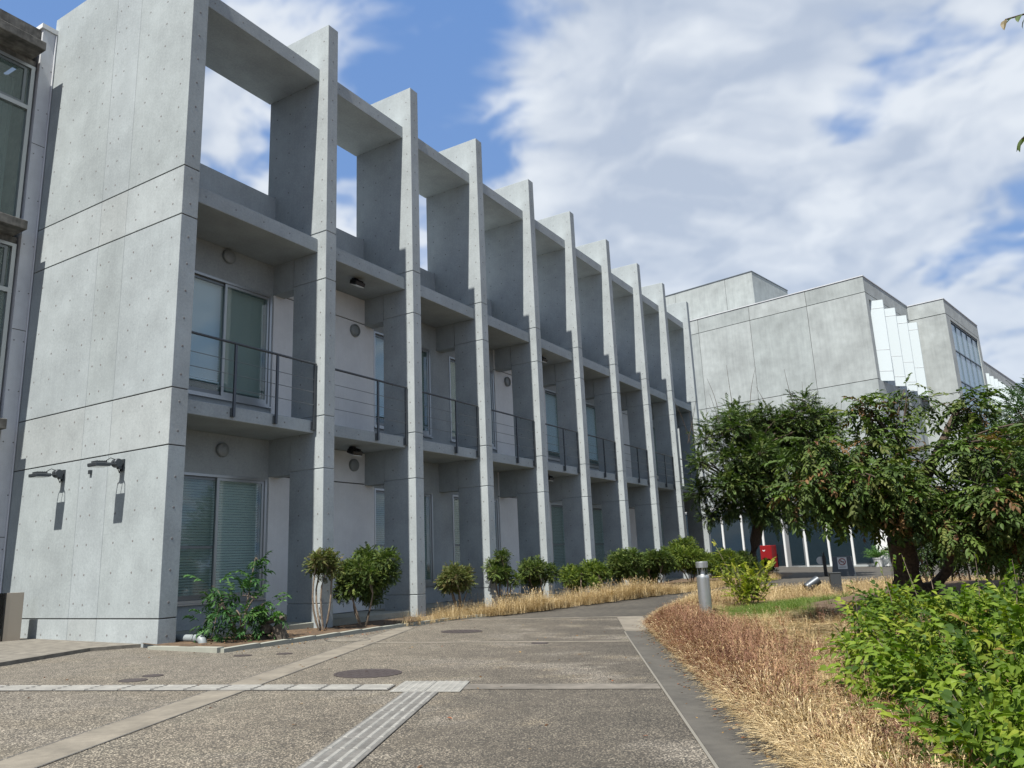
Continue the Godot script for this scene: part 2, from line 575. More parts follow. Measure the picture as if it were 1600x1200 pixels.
func ground() -> void:
	# earth to the horizon
	var st := mb()
	var cs := [-400.0, -120.0, -60.0, -30.0, -16.0, -8.0, -4.0, 0.0, 4.0, 8.0, 12.0, 20.0, 40.0, 120.0, 400.0]
	for i in cs.size() - 1:
		for j in cs.size() - 1:
			var q := []
			for k in [[0, 0], [1, 0], [1, 1], [0, 1]]:
				var x: float = cs[i + k[0]]
				var z: float = cs[j + k[1]]
				q.append(Vector3(x, hgt(x, z) - 0.12, z))
			quad(st, q[0], q[1], q[2], q[3], Vector3.UP)
	structure("ground", st, M.soil)
	# exposed-aggregate plaza, in a fine grid that carries sand drifts and grime
	var n1 := FastNoiseLite.new()
	n1.seed = 5
	n1.frequency = 0.55
	n1.fractal_octaves = 4
	var n2 := FastNoiseLite.new()
	n2.seed = 6
	n2.frequency = 2.3
	n2.fractal_octaves = 3
	for piece in 2:
		st = mb()
		var s0 := -9.0 if piece == 0 else 8.7
		var s1 := 8.7 if piece == 0 else 48.0
		var w0 := -12.0
		var w1 := 2.9 if piece == 0 else 34.0
		var step := 0.16 if piece == 0 else 0.7
		var ns := int((s1 - s0) / step)
		var nw := int((w1 - w0) / step)
		var idx := []
		for i in ns + 1:
			for j in nw + 1:
				var p := on(lerpf(s0, s1, float(i) / ns), lerpf(w0, w1, float(j) / nw))
				var a := n1.get_noise_2d(p.x * 1.0, p.z * 1.6)
				var b := n2.get_noise_2d(p.x, p.z)
				var w := lerpf(w0, w1, float(j) / nw)
				var drift := smoothstep(0.16, 0.42, a + 0.35 * b) * smoothstep(-1.0, 0.6, w)
				var dirt := 1.0 - 0.46 * smoothstep(-1.8, 2.3, w) - 0.10 * smoothstep(-0.1, 0.5, -a)
				var c := Color(1.06, 1.04, 1.0) * dirt
				c = c.lerp(Color(1.75, 1.62, 1.38), drift * 0.8) if piece == 0 else c * (1.0 + 0.25 * a)
				st.set_color(Color(c.r, c.g, c.b))
				st.set_normal(Vector3.UP)
				st.add_vertex(p)
		for i in ns:
			for j in nw:
				var k := i * (nw + 1) + j
				for t in [k, k + nw + 2, k + 1, k, k + nw + 1, k + nw + 2]:
					st.add_index(t)
		structure("plaza_paving" if piece == 0 else "asphalt_path", st, M.aggregate if piece == 0 else M.asphalt)
	# smooth concrete bands between the aggregate fields
	st = mb(); strip(st, -9, 7.4, -1.58, -1.28, 0.004, 40); structure("paving_band", st, M.band)
	st = mb(); strip(st, -9, 6.0, 2.30, 2.67, 0.004, 40); structure("paving_band", st, M.band_dark)
	st = mb(); strip(st, 6.0, 8.7, 2.30, 2.78, 0.004, 8); structure("paving_band", st, M.band)
	st = mb(); strip(st, 0.16, 0.46, 0.60, 2.27, 0.004, 6); structure("paving_band", st, M.band_mid)
	st = mb(); strip(st, 4.36, 4.50, -1.28, 2.27, 0.004, 8); structure("paving_band", st, M.band)
	st = mb(); strip(st, 8.62, 8.74, -0.6, 2.30, 0.004, 8); structure("paving_band", st, M.band)
	st = mb(); strip(st, -9, 5.9, 2.277, 2.297, 0.006, 40); structure("paving_joint", st, M.joint)
	st = mb()
	for w in [-1.595, -1.277]:
		strip(st, -9, 6.6, w, w + 0.012, 0.006, 40)
	structure("paving_joint", st, M.groove)
	# raised landing at the left
	st = mb()
	var poly := [Vector2(-0.49, 0.65), Vector2(0.21, 2.09), Vector2(1.6, 4.95), Vector2(-9, 4.95), Vector2(-9, -0.4), Vector2(-0.3, -0.25)]
	for i in range(1, poly.size() - 1):
		var q := []
		for v in [poly[0], poly[i], poly[i + 1]]:
			q.append(Vector3(v.x, hgt(v.x, v.y) + 0.045, v.y))
		tri(st, q[0], q[1], q[2], Vector3.UP)
	for i in poly.size():
		var a: Vector2 = poly[i]
		var b: Vector2 = poly[(i + 1) % poly.size()]
		var nn := Vector3(b.y - a.y, 0, a.x - b.x).normalized()
		var pa := Vector3(a.x, hgt(a.x, a.y) + 0.045, a.y)
		var pb := Vector3(b.x, hgt(b.x, b.y) + 0.045, b.y)
		if nn.dot(Vector3(a.x + 4, 0, a.y - 2)) < 0:
			nn = -nn
		quad(st, pa, pb, pb - Vector3(0, 0.1, 0), pa - Vector3(0, 0.1, 0), nn)
	structure("landing_pavement", st, M.landing)
	# planting bed on the right, with its mound
	var nb := FastNoiseLite.new()
	nb.seed = 8
	nb.frequency = 1.1
	st = mb()
	var ws := []
	for j in 40:
		ws.append(pow(j / 39.0, 1.6))
	var rows := 92
	for i in rows + 1:
		var s := -8.0 + 30.0 * i / rows
		var we := lerp_table(BED_EDGE, s)
		for j in ws.size():
			var p := sw(s, we + (40.0 - we) * ws[j] + (0.05 * nb.get_noise_2d(s * 3, 0) if j == 0 else 0.0))
			var y: float = bed_y(p.x, p.y) + 0.025 * nb.get_noise_2d(p.x, p.y) - (0.05 if j == 0 else 0.0)
			st.add_vertex(Vector3(p.x, y, p.y))
	for i in rows:
		for j in ws.size() - 1:
			var k := i * ws.size() + j
			for t in [k, k + 1, k + ws.size() + 1, k, k + ws.size() + 1, k + ws.size()]:
				st.add_index(t)
	st.generate_normals()
	structure("planting_bed_soil", st, M.soil)
	# planting bed along the facade
	st = mb()
	for i in 60:
		var z := 0.05 - 27.0 * i / 59
		var xe := lerp_table(KERB_X, z) - 0.06
		for j in 8:
			var x := lerpf(-0.3, xe, j / 7.0)
			st.add_vertex(Vector3(x, hgt(x, z) + 0.05 + 0.03 * nb.get_noise_2d(x * 2, z * 2) - (0.08 if j == 7 and z < -7 else 0.0), z))
	for i in 59:
		for j in 7:
			var k := i * 8 + j
			for t in [k, k + 9, k + 1, k, k + 8, k + 9]:
				st.add_index(t)
	st.generate_normals()
	structure("facade_bed_soil", st, M.soil)
	# kerb stones
	var kerb := thing("kerb", "low pale concrete kerb edging the planting strip in front of the finned facade", "kerb")
	var path := [Vector2(0.02, 0.1), Vector2(1.33, 0.02)]
	var z := -0.05
	while z > -6.6:
		path.append(Vector2(lerp_table(KERB_X, z - 0.6), z - 0.6))
		z -= 0.6
	for i in path.size() - 1:
		var a: Vector2 = path[i]
		var b: Vector2 = path[i + 1]
		var d := (b - a).normalized()
		var m := (a + b) * 0.5
		var bs := Basis(Vector3(d.x, 0, d.y), Vector3.UP, Vector3(d.x, 0, d.y).cross(Vector3.UP))
		st = mb()
		obox(st, Transform3D(bs, Vector3(m.x, hgt(m.x, m.y) - 0.002 + 0.002 * (i % 2), m.y)), Vector3((b - a).length() - 0.006, 0.11, 0.11))
		part("kerb_stone", st, M.kerb, kerb)

func plaza_details() -> void:
	# tactile paving: guide tiles with bars, warning tiles with domes
	var guide_base := mb()
	var guide := mb()
	chamfered(guide_base, Vector3(-0.147, 0, -0.147), Vector3(0.147, 0.008, 0.147), 0.002)
	for k in 4:
		var x := -0.1125 + 0.075 * k
		hexa(guide, [Vector3(x - 0.017, 0.007, -0.135), Vector3(x + 0.017, 0.007, -0.135), Vector3(x - 0.011, 0.013, -0.13), Vector3(x + 0.011, 0.013, -0.13), Vector3(x - 0.017, 0.007, 0.135), Vector3(x + 0.017, 0.007, 0.135), Vector3(x - 0.011, 0.013, 0.13), Vector3(x + 0.011, 0.013, 0.13)])
	var guide_mesh := guide_base.commit()
	var bars_mesh := guide.commit()
	var warn_base := mb()
	var warn := mb()
	chamfered(warn_base, Vector3(-0.148, 0, -0.148), Vector3(0.148, 0.008, 0.148), 0.002)
	for i in 5:
		for j in 5:
			lathe(warn, [Vector2(0.018, 0.007), Vector2(0.012, 0.013), Vector2(0, 0.0132)], Transform3D(Basis(), Vector3(-0.12 + 0.06 * i, 0, -0.12 + 0.06 * j)), 8)
	var warn_mesh := warn_base.commit()
	var dome_mesh := warn.commit()
	var bar_mat := tri_mat(M.tile.albedo_texture, 0.9, 0.75, Color(1.0, 1.0, 1.0))
	bar_mat.albedo_color = Color(1, 1, 1)
	bar_mat.albedo_texture = concrete_picture(256, 94, 0.22, 0.0, Vector3(124, 124, 120), false)
	var up := Vector3(0.02, 1.0, -0.021).normalized()
	var ex := (Vector3(0.8944, 0, -0.4472) - up * up.dot(Vector3(0.8944, 0, -0.4472))).normalized()
	var along := Basis(ex, up, ex.cross(up))
	var across := Basis(along.z, up, -along.x)
	var tints := []
	for k in 4:
		var m: StandardMaterial3D = M.tile.duplicate()
		m.albedo_color = Color(1, 1, 1) * (0.91 + 0.03 * k)
		m.albedo_color.a = 1.0
		tints.append(m)
	var t := thing("tactile_paving", "row of pale grey tactile guide tiles with bars running left across the plaza", "tactile paving")
	for k in 30:
		var tile := place("tactile_tile", guide_mesh, tints[rng.randi() % 4], Transform3D(across, on(0.25, -0.17 - 0.3 * k, 0.002)), t)
		place("guide_bars", bars_mesh, bar_mat, Transform3D(), tile)
	t = thing("tactile_paving", "strip of pale grey tactile guide bars running from the warning tiles towards the viewer", "tactile paving")
	for k in 26:
		var tile := place("tactile_tile", guide_mesh, tints[rng.randi() % 4], Transform3D(along, on(-0.16 - 0.3 * k, 0.285, 0.002)), t)
		place("guide_bars", bars_mesh, bar_mat, Transform3D(), tile)
	t = thing("tactile_paving", "square of four dotted warning tiles where the two tactile strips meet", "tactile paving")
	for i in 2:
		for j in 2:
			var tile := place("tactile_tile", warn_mesh, bar_mat, Transform3D(along, on(0.15 + 0.3 * i, 0.16 + 0.3 * j, 0.0025)), t)
			place("warning_domes", dome_mesh, bar_mat, Transform3D(), tile).set_meta("kind", "stuff")
	# covers
	var covers := [
		[4.45, 0.75, 0.335, "large round brown manhole cover just beyond the dotted warning tiles", M.plate],
		[2.33, -3.88, 0.34, "round brown manhole cover nearer the dry grass, beyond the thin cross joint", M.plate],
		[1.62, -2.0, 0.33, "faint dusty round manhole cover on the pale paving band by the kerb", M.band],
		[2.71, 2.12, 0.13, "small dark drain cap left of the diagonal band, nearer the tactile row", M.plate],
		[2.58, 1.82, 0.10, "smaller of two close drain caps left of the diagonal band", M.plate],
		[1.90, 0.15, 0.11, "small drain cap in front of the white pipe elbow", M.plate],
		[2.22, -0.22, 0.10, "small drain cap in front of the leafy plant by the kerb", M.plate],
		[4.48, -2.65, 0.12, "small round valve cover beside the thin cross joint of the paving", M.plate]]
	for c in covers:
		var o := thing("manhole_cover" if c[2] > 0.2 else "drain_cover", c[3], "manhole cover" if c[2] > 0.2 else "drain cover", Vector3(c[0], hgt(c[0], c[1]), c[1]), 0.3)
		var r: float = c[2]
		o.basis = along.rotated(up, 0.3)
		var st := mb()
		lathe(st, [Vector2(r, -0.01), Vector2(r, 0.005), Vector2(r * 0.93, 0.006), Vector2(r * 0.92, 0.003)], Transform3D(), 32)
		part("rim", st, M.plate if r < 0.2 or c[4] == M.plate else M.band_dark, o)
		st = mb()
		lathe(st, [Vector2(r * 0.915, 0.0), Vector2(r * 0.915, 0.004), Vector2(0, 0.0041)], Transform3D(), 32)
		part("lid", st, c[4], o)
		if r > 0.2:
			st = mb()
			for i in 7:
				for j in 7:
					var p := Vector3((i - 3) * 0.085, 0.004, (j - 3) * 0.085)
					if p.length() < r * 0.85:
						obox(st, Transform3D(Basis(Vector3.UP, 0.0 if (i + j) % 2 else PI / 2), p), Vector3(0.06, 0.0035, 0.016))
			part("tread_pattern", st, c[4], o)

# ---------------------------------------------------------------- the finned building
const FZ := [0.0, 3.0824, 5.6967, 8.3959, 11.1076, 13.7216, 16.4498, 19.2329, 21.8827, 24.8111]
const FW := 0.272
const XB := -1.41

func wall_with_holes(parent: Node, z0: float, z1: float, y0: float, y1: float, holes: Array) -> void:
	# concrete back wall in the plane x = XB between z0 > z1; holes: [z0, z1, y0, y1] in order of falling z
	var z := z0
	for h in holes:
		if z - h[0] > 0.01:
			var s := mb(); box(s, Vector3(XB, y0, z), Vector3(XB - 0.2, y1, h[0])); part("back_wall", s, M.concrete, parent)
		if h[2] - y0 > 0.01:
			var s := mb(); box(s, Vector3(XB, y0, h[0]), Vector3(XB - 0.2, h[2], h[1])); part("back_wall", s, M.concrete, parent)
		if y1 - h[3] > 0.01:
			var s := mb(); box(s, Vector3(XB, h[3], h[0]), Vector3(XB - 0.2, y1, h[1])); part("back_wall", s, M.concrete, parent)
		z = h[1]
	if z - z1 > 0.01:
		var s := mb(); box(s, Vector3(XB, y0, z), Vector3(XB - 0.2, y1, z1)); part("back_wall", s, M.concrete, parent)

func window(parent: Node, z0: float, z1: float, y0: float, y1: float, rail: bool, raised: float) -> void:
	# two sliding panes in an aluminium frame, blinds behind
	var mid := (z0 + z1) * 0.5
	var st := mb()
	var f := 0.045
	var xo := XB + 0.012
	var xi := XB - 0.09
	box(st, Vector3(xo, y1 - f, z0), Vector3(xi, y1, z1))
	box(st, Vector3(xo, y0, z0), Vector3(xi, y0 + f, z1))
	box(st, Vector3(xo, y0 + f, z0), Vector3(xi, y1 - f, z0 - f))
	box(st, Vector3(xo, y0 + f, z1 + f), Vector3(xi, y1 - f, z1))
	var w := part("window", st, M.aluminium, parent)
	st = mb()
	box(st, Vector3(xo + 0.03, y0 - 0.03, z0 + 0.02), Vector3(XB - 0.02, y0 - 0.003, z1 - 0.02))
	part("sill", st, M.aluminium, w)
	for k in 2:
		var a := z0 - f - 0.004 if k == 0 else mid + 0.03
		var b := mid - 0.03 if k == 0 else z1 + f + 0.004
		var x := XB - 0.058 if k == 0 else XB - 0.022
		var g := 0.05
		st = mb()
		box(st, Vector3(x + 0.014, y1 - f - g, a), Vector3(x - 0.014, y1 - f - 0.003, b))
		box(st, Vector3(x + 0.014, y0 + f + 0.003, a), Vector3(x - 0.014, y0 + f + g + 0.03, b))
		box(st, Vector3(x + 0.014, y0 + f + g + 0.03, a), Vector3(x - 0.014, y1 - f - g, a - g))
		box(st, Vector3(x + 0.014, y0 + f + g + 0.03, b + g), Vector3(x - 0.014, y1 - f - g, b))
		if rail and k == 0:
			box(st, Vector3(x + 0.012, y0 + 0.88, a - g), Vector3(x - 0.012, y0 + 0.92, b + g))
		part("sash", st, M.aluminium if k == 1 else M.steel, w)
		st = mb()
		box(st, Vector3(x + 0.003, y0 + f + g, a - 0.01), Vector3(x - 0.003, y1 - f - g, b + 0.01))
		part("pane", st, M.glass, w)
		st = mb()
		var yb := y0 + 0.1 + (raised if k == 0 else raised * 0.25)
		var n := int((y1 - yb - 0.08) / 0.045)
		for i in n:
			var y := y1 - 0.08 - 0.045 * i
			var xx := XB - 0.15
			quad(st, Vector3(xx + 0.012, y, a - 0.02), Vector3(xx + 0.012, y, b + 0.02), Vector3(xx - 0.016, y - 0.037, b + 0.02), Vector3(xx - 0.016, y - 0.037, a - 0.02), Vector3(0.94, -0.33, 0))
		box(st, Vector3(XB - 0.13, yb - 0.03, a - 0.02), Vector3(XB - 0.16, yb, b + 0.02))
		part("blind", st, M.blind_light if k == 0 and raised > 0.1 else M.blind_mid if k == 1 and rail else M.blind, w)

func finned_building() -> void:
	var B := thing("concrete_building", "fair-faced concrete building with nine tall fins, balconies and a blank end wall", "building")
	var plugs := mb()
	var st: SurfaceTool
	var zend: float = -FZ[9] - FW
	# end wall: panels between recessed joints, on a core
	var ys := [-0.3, 0.583, 3.0, 3.853, 6.6, 7.4235, 11.91]
	var xs := [0.0, -1.452, -2.19, -4.28]
	st = mb()
	box(st, Vector3(-0.012, -0.3, -0.012), Vector3(-4.28, 11.90, -0.275))
	part("end_wall", st, M.groove, B)
	for i in 6:
		for j in 3:
			st = mb()
			var gy := 0.009
			var gx := 0.003
			chamfered(st, Vector3(xs[j] - (gx if j else 0.0), ys[i] + gy, 0.0), Vector3(xs[j + 1] + (gx if j < 2 else 0.0), ys[i + 1] - (gy if i < 5 else 0.0), -0.287), 0.004)
			part("wall_panel", st, M.panels[(i * 3 + j * 2) % 4], B)
		var y: float = ys[i] + 0.21
		while y < ys[i + 1] - 0.08:
			for x in [-0.22, -0.69, -1.17, -1.85, -2.09, -2.45, -2.90, -3.35, -3.82]:
				if y > 0.25:
					plug(plugs, Vector3(x + rng.randf_range(-0.015, 0.015), y + rng.randf_range(-0.012, 0.012), 0.0), Vector3.BACK, 0.016)
			plug(plugs, Vector3(0.0, y, -0.143), Vector3.RIGHT, 0.018)
			y += 0.437
	# fins
	ys = [-0.3, 0.583, 2.9004, 3.853, 6.463, 7.4235, 11.91]
	for f in range(1, 10):
		st = mb()
		var z0: float = -FZ[f]
		var z1 := z0 - FW
		for i in 6:
			var back := -1.64 if i == 5 else -0.84
			chamfered(st, Vector3(0, ys[i] + 0.009, z0), Vector3(back, ys[i + 1] - (0.009 if i < 5 else 0.0), z1), 0.006)
			box(st, Vector3(-0.012, ys[i] - 0.008, z0 - 0.012), Vector3(back + 0.012, ys[i] + 0.008, z1 + 0.012))
			var y: float = ys[i] + 0.21
			while y < ys[i + 1] - 0.08:
				plug(plugs, Vector3(0, y, (z0 + z1) * 0.5), Vector3.RIGHT, 0.015)
				for x in ([-0.12, -0.60] if i < 5 else [-0.12, -0.62, -1.05, -1.42]):
					plug(plugs, Vector3(x + rng.randf_range(-0.01, 0.01), y, z0), Vector3.BACK, 0.015)
				y += 0.437
		box(st, Vector3(-0.85, 6.44, z0 - 0.002), Vector3(-1.64, 7.43, z1 + 0.002))
		part("fin", st, M.concrete, B)
		# ties between the fin and the wall behind the walkway
		for yy in [[6.42, 6.438], [2.86, 3.55]]:
			st = mb()
			box(st, Vector3(-0.842, yy[0], z0 - 0.003), Vector3(XB + 0.001, yy[1], z1 + 0.003))
			part("tie_beam", st, M.concrete, B)
	# slabs, beams, upstand, railings, bay by bay
	for b in 9:
		var z0: float = -FZ[b] - (0.287 if b == 0 else FW)
		var z1: float = -FZ[b + 1]
		st = mb(); chamfered(st, Vector3(-0.236, 10.695, z0 + 0.002), Vector3(-1.66, 10.983, z1 - 0.002), 0.008); part("top_beam", st, M.concrete, B)
		st = mb(); chamfered(st, Vector3(-0.222, 7.03, z0 + 0.002), Vector3(-1.64, 7.305, z1 - 0.002), 0.008); part("roof_slab", st, M.concrete, B)
		st = mb(); box(st, Vector3(XB, 7.306, z0), Vector3(-1.63, 8.485, z1)); part("roof_upstand", st, M.concrete, B)
		st = mb(); chamfered(st, Vector3(-0.24, 3.55, z0 + 0.002), Vector3(XB - 0.05, 3.775, z1 - 0.002), 0.008); part("balcony_slab", st, M.concrete, B)
		st = mb(); chamfered(st, Vector3(-0.18, -0.3, z0 + 0.002), Vector3(XB - 0.05, 0.285, z1 - 0.002), 0.01); part("floor_slab", st, M.kerb, B)
		var z := z0 - 0.3
		while z > z1 + 0.1:
			plug(plugs, Vector3(-0.236, 10.84, z), Vector3.RIGHT, 0.014)
			plug(plugs, Vector3(-0.222, 7.17, z), Vector3.RIGHT, 0.014)
			plug(plugs, Vector3(-0.24, 3.66, z), Vector3.RIGHT, 0.014)
			plug(plugs, Vector3(XB, 7.95, z - 0.1), Vector3.RIGHT, 0.014)
			z -= 0.6
		# balcony railing
		st = mb()
		tube(st, [Vector3(-0.19, 4.82, z0 - 0.01), Vector3(-0.19, 4.82, z1 + 0.02)], [0.021, 0.021], 10)
		var R := part("balcony_railing", st, M.dark_steel, B)
		var zp := [z1 + 0.05, z1 + 0.93] + ([z1 + 1.81] if b == 0 else [])
		for p in zp:
			st = mb()
			box(st, Vector3(-0.205, 3.60, p - 0.022), Vector3(-0.175, 4.80, p + 0.022))
			part("post", st, M.dark_steel, R)
			st = mb()
			box(st, Vector3(-0.238, 3.60, p - 0.035), Vector3(-0.206, 3.74, p + 0.035))
			part("anchor_plate", st, M.steel, R)
		for y in [4.055, 4.29, 4.52]:
			st = mb()
			tube(st, [Vector3(-0.19, y, z0), Vector3(-0.19, y, z1 + 0.01)], [0.0065, 0.0065], 6)
			part("wire", st, M.steel, R)
	# back wall: windows in pairs, concrete between one pair, white panel between the next
	var wins := [[-0.95, -3.06], [-6.03, -8.12], [-8.93, -11.05], [-14.0, -16.1], [-16.9, -19.0], [-21.9, -24.0]]
	var panels := [[-3.09, -6.0], [-11.08, -13.97], [-19.03, -21.87]]
	for fl in 2:
		var wy0 := 0.70 if fl == 0 else 4.19
		var wy1 := 2.83 if fl == 0 else 6.40
		var base := 0.287 if fl == 0 else 3.777
		var top := 3.548 if fl == 0 else 7.028
		var holes := []
		for w in wins:
			holes.append([w[0], w[1], wy0, wy1])
		wall_with_holes(B, -0.287, zend, base, top, holes)
		for k in wins.size():
			window(B, wins[k][0], wins[k][1], wy0, wy1, fl == 0, 0.22 if fl == 1 and k != 2 else 0.0)
		for p in panels:
			var yj := 2.89 if fl == 0 else 6.455
			st = mb(); box(st, Vector3(XB + 0.03, base + 0.01, p[0]), Vector3(XB + 0.002, yj - 0.012, p[1])); part("white_panel", st, M.panel_white, B)
			st = mb(); box(st, Vector3(XB + 0.03, yj + 0.012, p[0]), Vector3(XB + 0.002, top - 0.005, p[1])); part("white_panel", st, M.panel_white, B)
			st = mb(); box(st, Vector3(XB + 0.008, yj - 0.011, p[0]), Vector3(XB + 0.001, yj + 0.011, p[1])); part("panel_joint", st, M.groove, B)
		# round vents
		var vents := [[-2.0, 6.88, 0.135, 0.0], [-5.36, 6.24, 0.14, 0.03], [-11.72, 6.2, 0.14, 0.03]] if fl == 1 else [[-2.03, 3.27, 0.125, 0.0], [-5.34, 3.27, 0.13, 0.03]]
		for v in vents:
			st = mb()
			var t := Transform3D(Basis(Vector3.BACK, -PI / 2), Vector3(XB + v[3], v[1], v[0]))
			var r: float = v[2]
			lathe(st, [Vector2(r, 0.0), Vector2(r, 0.05), Vector2(r * 0.9, 0.065)], t, 28)
			var ve := part("vent_cap", st, M.vent, B)
			st = mb()
			if v[3] > 0.0 and fl == 1:
				lathe(st, [Vector2(r * 0.9, 0.065), Vector2(r * 0.8, 0.03), Vector2(r * 0.5, 0.045), Vector2(0, 0.05)], t, 28)
			else:
				lathe(st, [Vector2(r * 0.9, 0.065), Vector2(r * 0.4, 0.085), Vector2(0, 0.09)], t, 28)
			part("cover", st, M.vent, ve)
	# the mass behind: rear wall, floors, roof, cross walls that close the rooms
	st = mb()
	box(st, Vector3(-9.0, -0.3, -0.29), Vector3(-9.2, 7.3, zend))
	part("rear_wall", st, M.concrete, B)
	st = mb(); box(st, Vector3(-1.645, 7.03, -0.29), Vector3(-9.0, 7.30, zend)); part("roof", st, M.concrete, B)
	st = mb(); box(st, Vector3(-1.62, 3.3, -0.29), Vector3(-9.0, 3.7, zend)); part("inner_floor", st, M.interior, B)
	st = mb(); box(st, Vector3(-1.62, -0.1, -0.29), Vector3(-9.0, 0.28, zend)); part("inner_floor", st, M.interior, B)
	st = mb(); box(st, Vector3(-4.29, -0.3, -0.02), Vector3(-9.2, 7.3, -0.28)); part("end_wall", st, M.concrete, B)
	st = mb(); box(st, Vector3(-1.45, -0.3, zend - 0.002), Vector3(-9.2, 7.31, zend - 0.25)); part("far_end_wall", st, M.concrete, B)
	for z in [-5.0, -12.5, -20.5]:
		st = mb(); box(st, Vector3(-1.63, 0.285, z), Vector3(-8.99, 3.295, z - 0.15)); part("inner_wall", st, M.interior, B)
		st = mb(); box(st, Vector3(-1.63, 3.705, z), Vector3(-8.99, 7.025, z - 0.15)); part("inner_wall", st, M.interior, B)
	part("tie_holes", plugs, M.plug, B).set_meta("kind", "stuff")

func flood_lights() -> void:
	for k in 2:
		var x: float = [-2.64, -1.06][k]
		var y: float = [2.79, 2.80][k]
		var L := thing("wall_floodlight", ["grey bracket floodlight on the end wall, the farther one beside the metal panel", "grey bracket floodlight on the end wall, nearer the building corner"][k], "floodlight", Vector3(x, y, 0.0), 0.0, "bracket floodlights on the end wall")
		var st := mb()
		box(st, Vector3(-0.05, -0.09, 0.002), Vector3(0.05, 0.09, 0.022))
		box(st, Vector3(-0.025, -0.06, 0.022), Vector3(0.025, 0.02, 0.085))
		part("wall_bracket", st, M.dark_steel, L)
		st = mb()
		lathe(st, [Vector2(0, -0.06), Vector2(0.06, -0.058), Vector2(0.068, -0.04), Vector2(0.068, 0.04), Vector2(0.06, 0.058), Vector2(0, 0.06)], Transform3D(Basis(Vector3.BACK, PI / 2), Vector3(0, 0.025, 0.10)), 18)
		part("knuckle", st, M.dark_steel, L)
		st = mb()
		for s in [-1, 1]:
			tube(st, [Vector3(0.02 * s, 0.02, 0.12), Vector3(0.09 * s, 0.0, 0.17), Vector3(0.108 * s, -0.01, 0.24), Vector3(0.108 * s, -0.02, 0.34)], [0.009, 0.009, 0.009, 0.009], 6)
		part("yoke", st, M.dark_steel, L)
		st = mb()
		var t := Transform3D(Basis(Vector3.RIGHT, 0.06), Vector3(0, -0.02, 0.37))
		chamfered_at(st, t, Vector3(0.225, 0.05, 0.235), 0.008)
		for i in 5:
			obox(st, t * Transform3D(Basis(), Vector3(0, 0.04, -0.07 + 0.035 * i)), Vector3(0.16, 0.03, 0.006))
		part("lamp_head", st, M.dark_steel, L)
		st = mb()
		obox(st, t * Transform3D(Basis(), Vector3(0, -0.03, 0)), Vector3(0.20, 0.004, 0.21))
		part("lens", st, M.lens, L)
		st = mb()
		tube(st, [Vector3(0.0, 0.03, 0.3), Vector3(0.03, 0.09, 0.22), Vector3(0.03, 0.07, 0.14), Vector3(0.01, -0.03, 0.1), Vector3(0.0, -0.12, 0.05), Vector3(-0.03, -0.10, 0.03), Vector3(-0.02, -0.04, 0.02)], [0.006, 0.006, 0.006, 0.006, 0.006, 0.006, 0.006], 6)
		part("cable", st, M.black, L)
	var s := mb()
	box(s, Vector3(-1.91, 2.745, 0.001), Vector3(-1.85, 2.805, 0.035))
	tag(part("junction_box", s, M.dark_steel, self), "tiny dark square junction box on the end wall left of a floodlight", "junction box")
	s = mb()
	box(s, Vector3(-3.245, 0.2, 0.25), Vector3(-3.0, 1.0, 0.505))
	var P := thing("sign_pillar", "waist-high pillar with black glossy front and beige steel side at the left edge", "pillar")
	part("body", s, M.stainless, P)
	s = mb()
	box(s, Vector3(-3.25, 0.2, 0.506), Vector3(-2.995, 1.003, 0.53))
	part("front_panel", s, M.granite, P)
	var spots := [[-0.61, 7.027, -4.55, "black floodlight under the upper ceiling of the second bay from the near end"], [-0.85, 3.547, -4.75, "black floodlight under the balcony of the second bay from the near end"], [-0.7, 7.027, -12.6, "dark small floodlight under the upper ceiling of the fifth bay"], [-0.75, 3.547, -12.7, "dark small floodlight under the balcony of the fifth bay"]]
	for sp in spots:
		var L := thing("ceiling_floodlight", sp[3], "floodlight", Vector3(sp[0], sp[1], sp[2]), 0.0, "black floodlights under the balcony ceilings")
		s = mb(); box(s, Vector3(-0.04, -0.05, -0.05), Vector3(0.04, 0.0, 0.05)); part("mount", s, M.black, L)
		s = mb()
		var t := Transform3D(Basis(Vector3.BACK, -0.35), Vector3(0.06, -0.12, 0))
		chamfered_at(s, t, Vector3(0.20, 0.09, 0.28), 0.015)
		part("lamp_body", s, M.black, L)
		s = mb(); obox(s, t * Transform3D(Basis(), Vector3(0.015, -0.05, 0)), Vector3(0.16, 0.012, 0.24)); part("lens", s, M.lens, L)
		s = mb()
		for i in 6:
			obox(s, t * Transform3D(Basis(), Vector3(-0.02, 0.06, -0.1 + 0.04 * i)), Vector3(0.14, 0.035, 0.006))
		part("cooling_fins", s, M.black, L)

func chamfered_at(st: SurfaceTool, t: Transform3D, s: Vector3, c: float) -> void:
	var tmp := mb()
	chamfered(tmp, -s * 0.5, s * 0.5, c)
	st.append_from(tmp.commit(), 0, t)

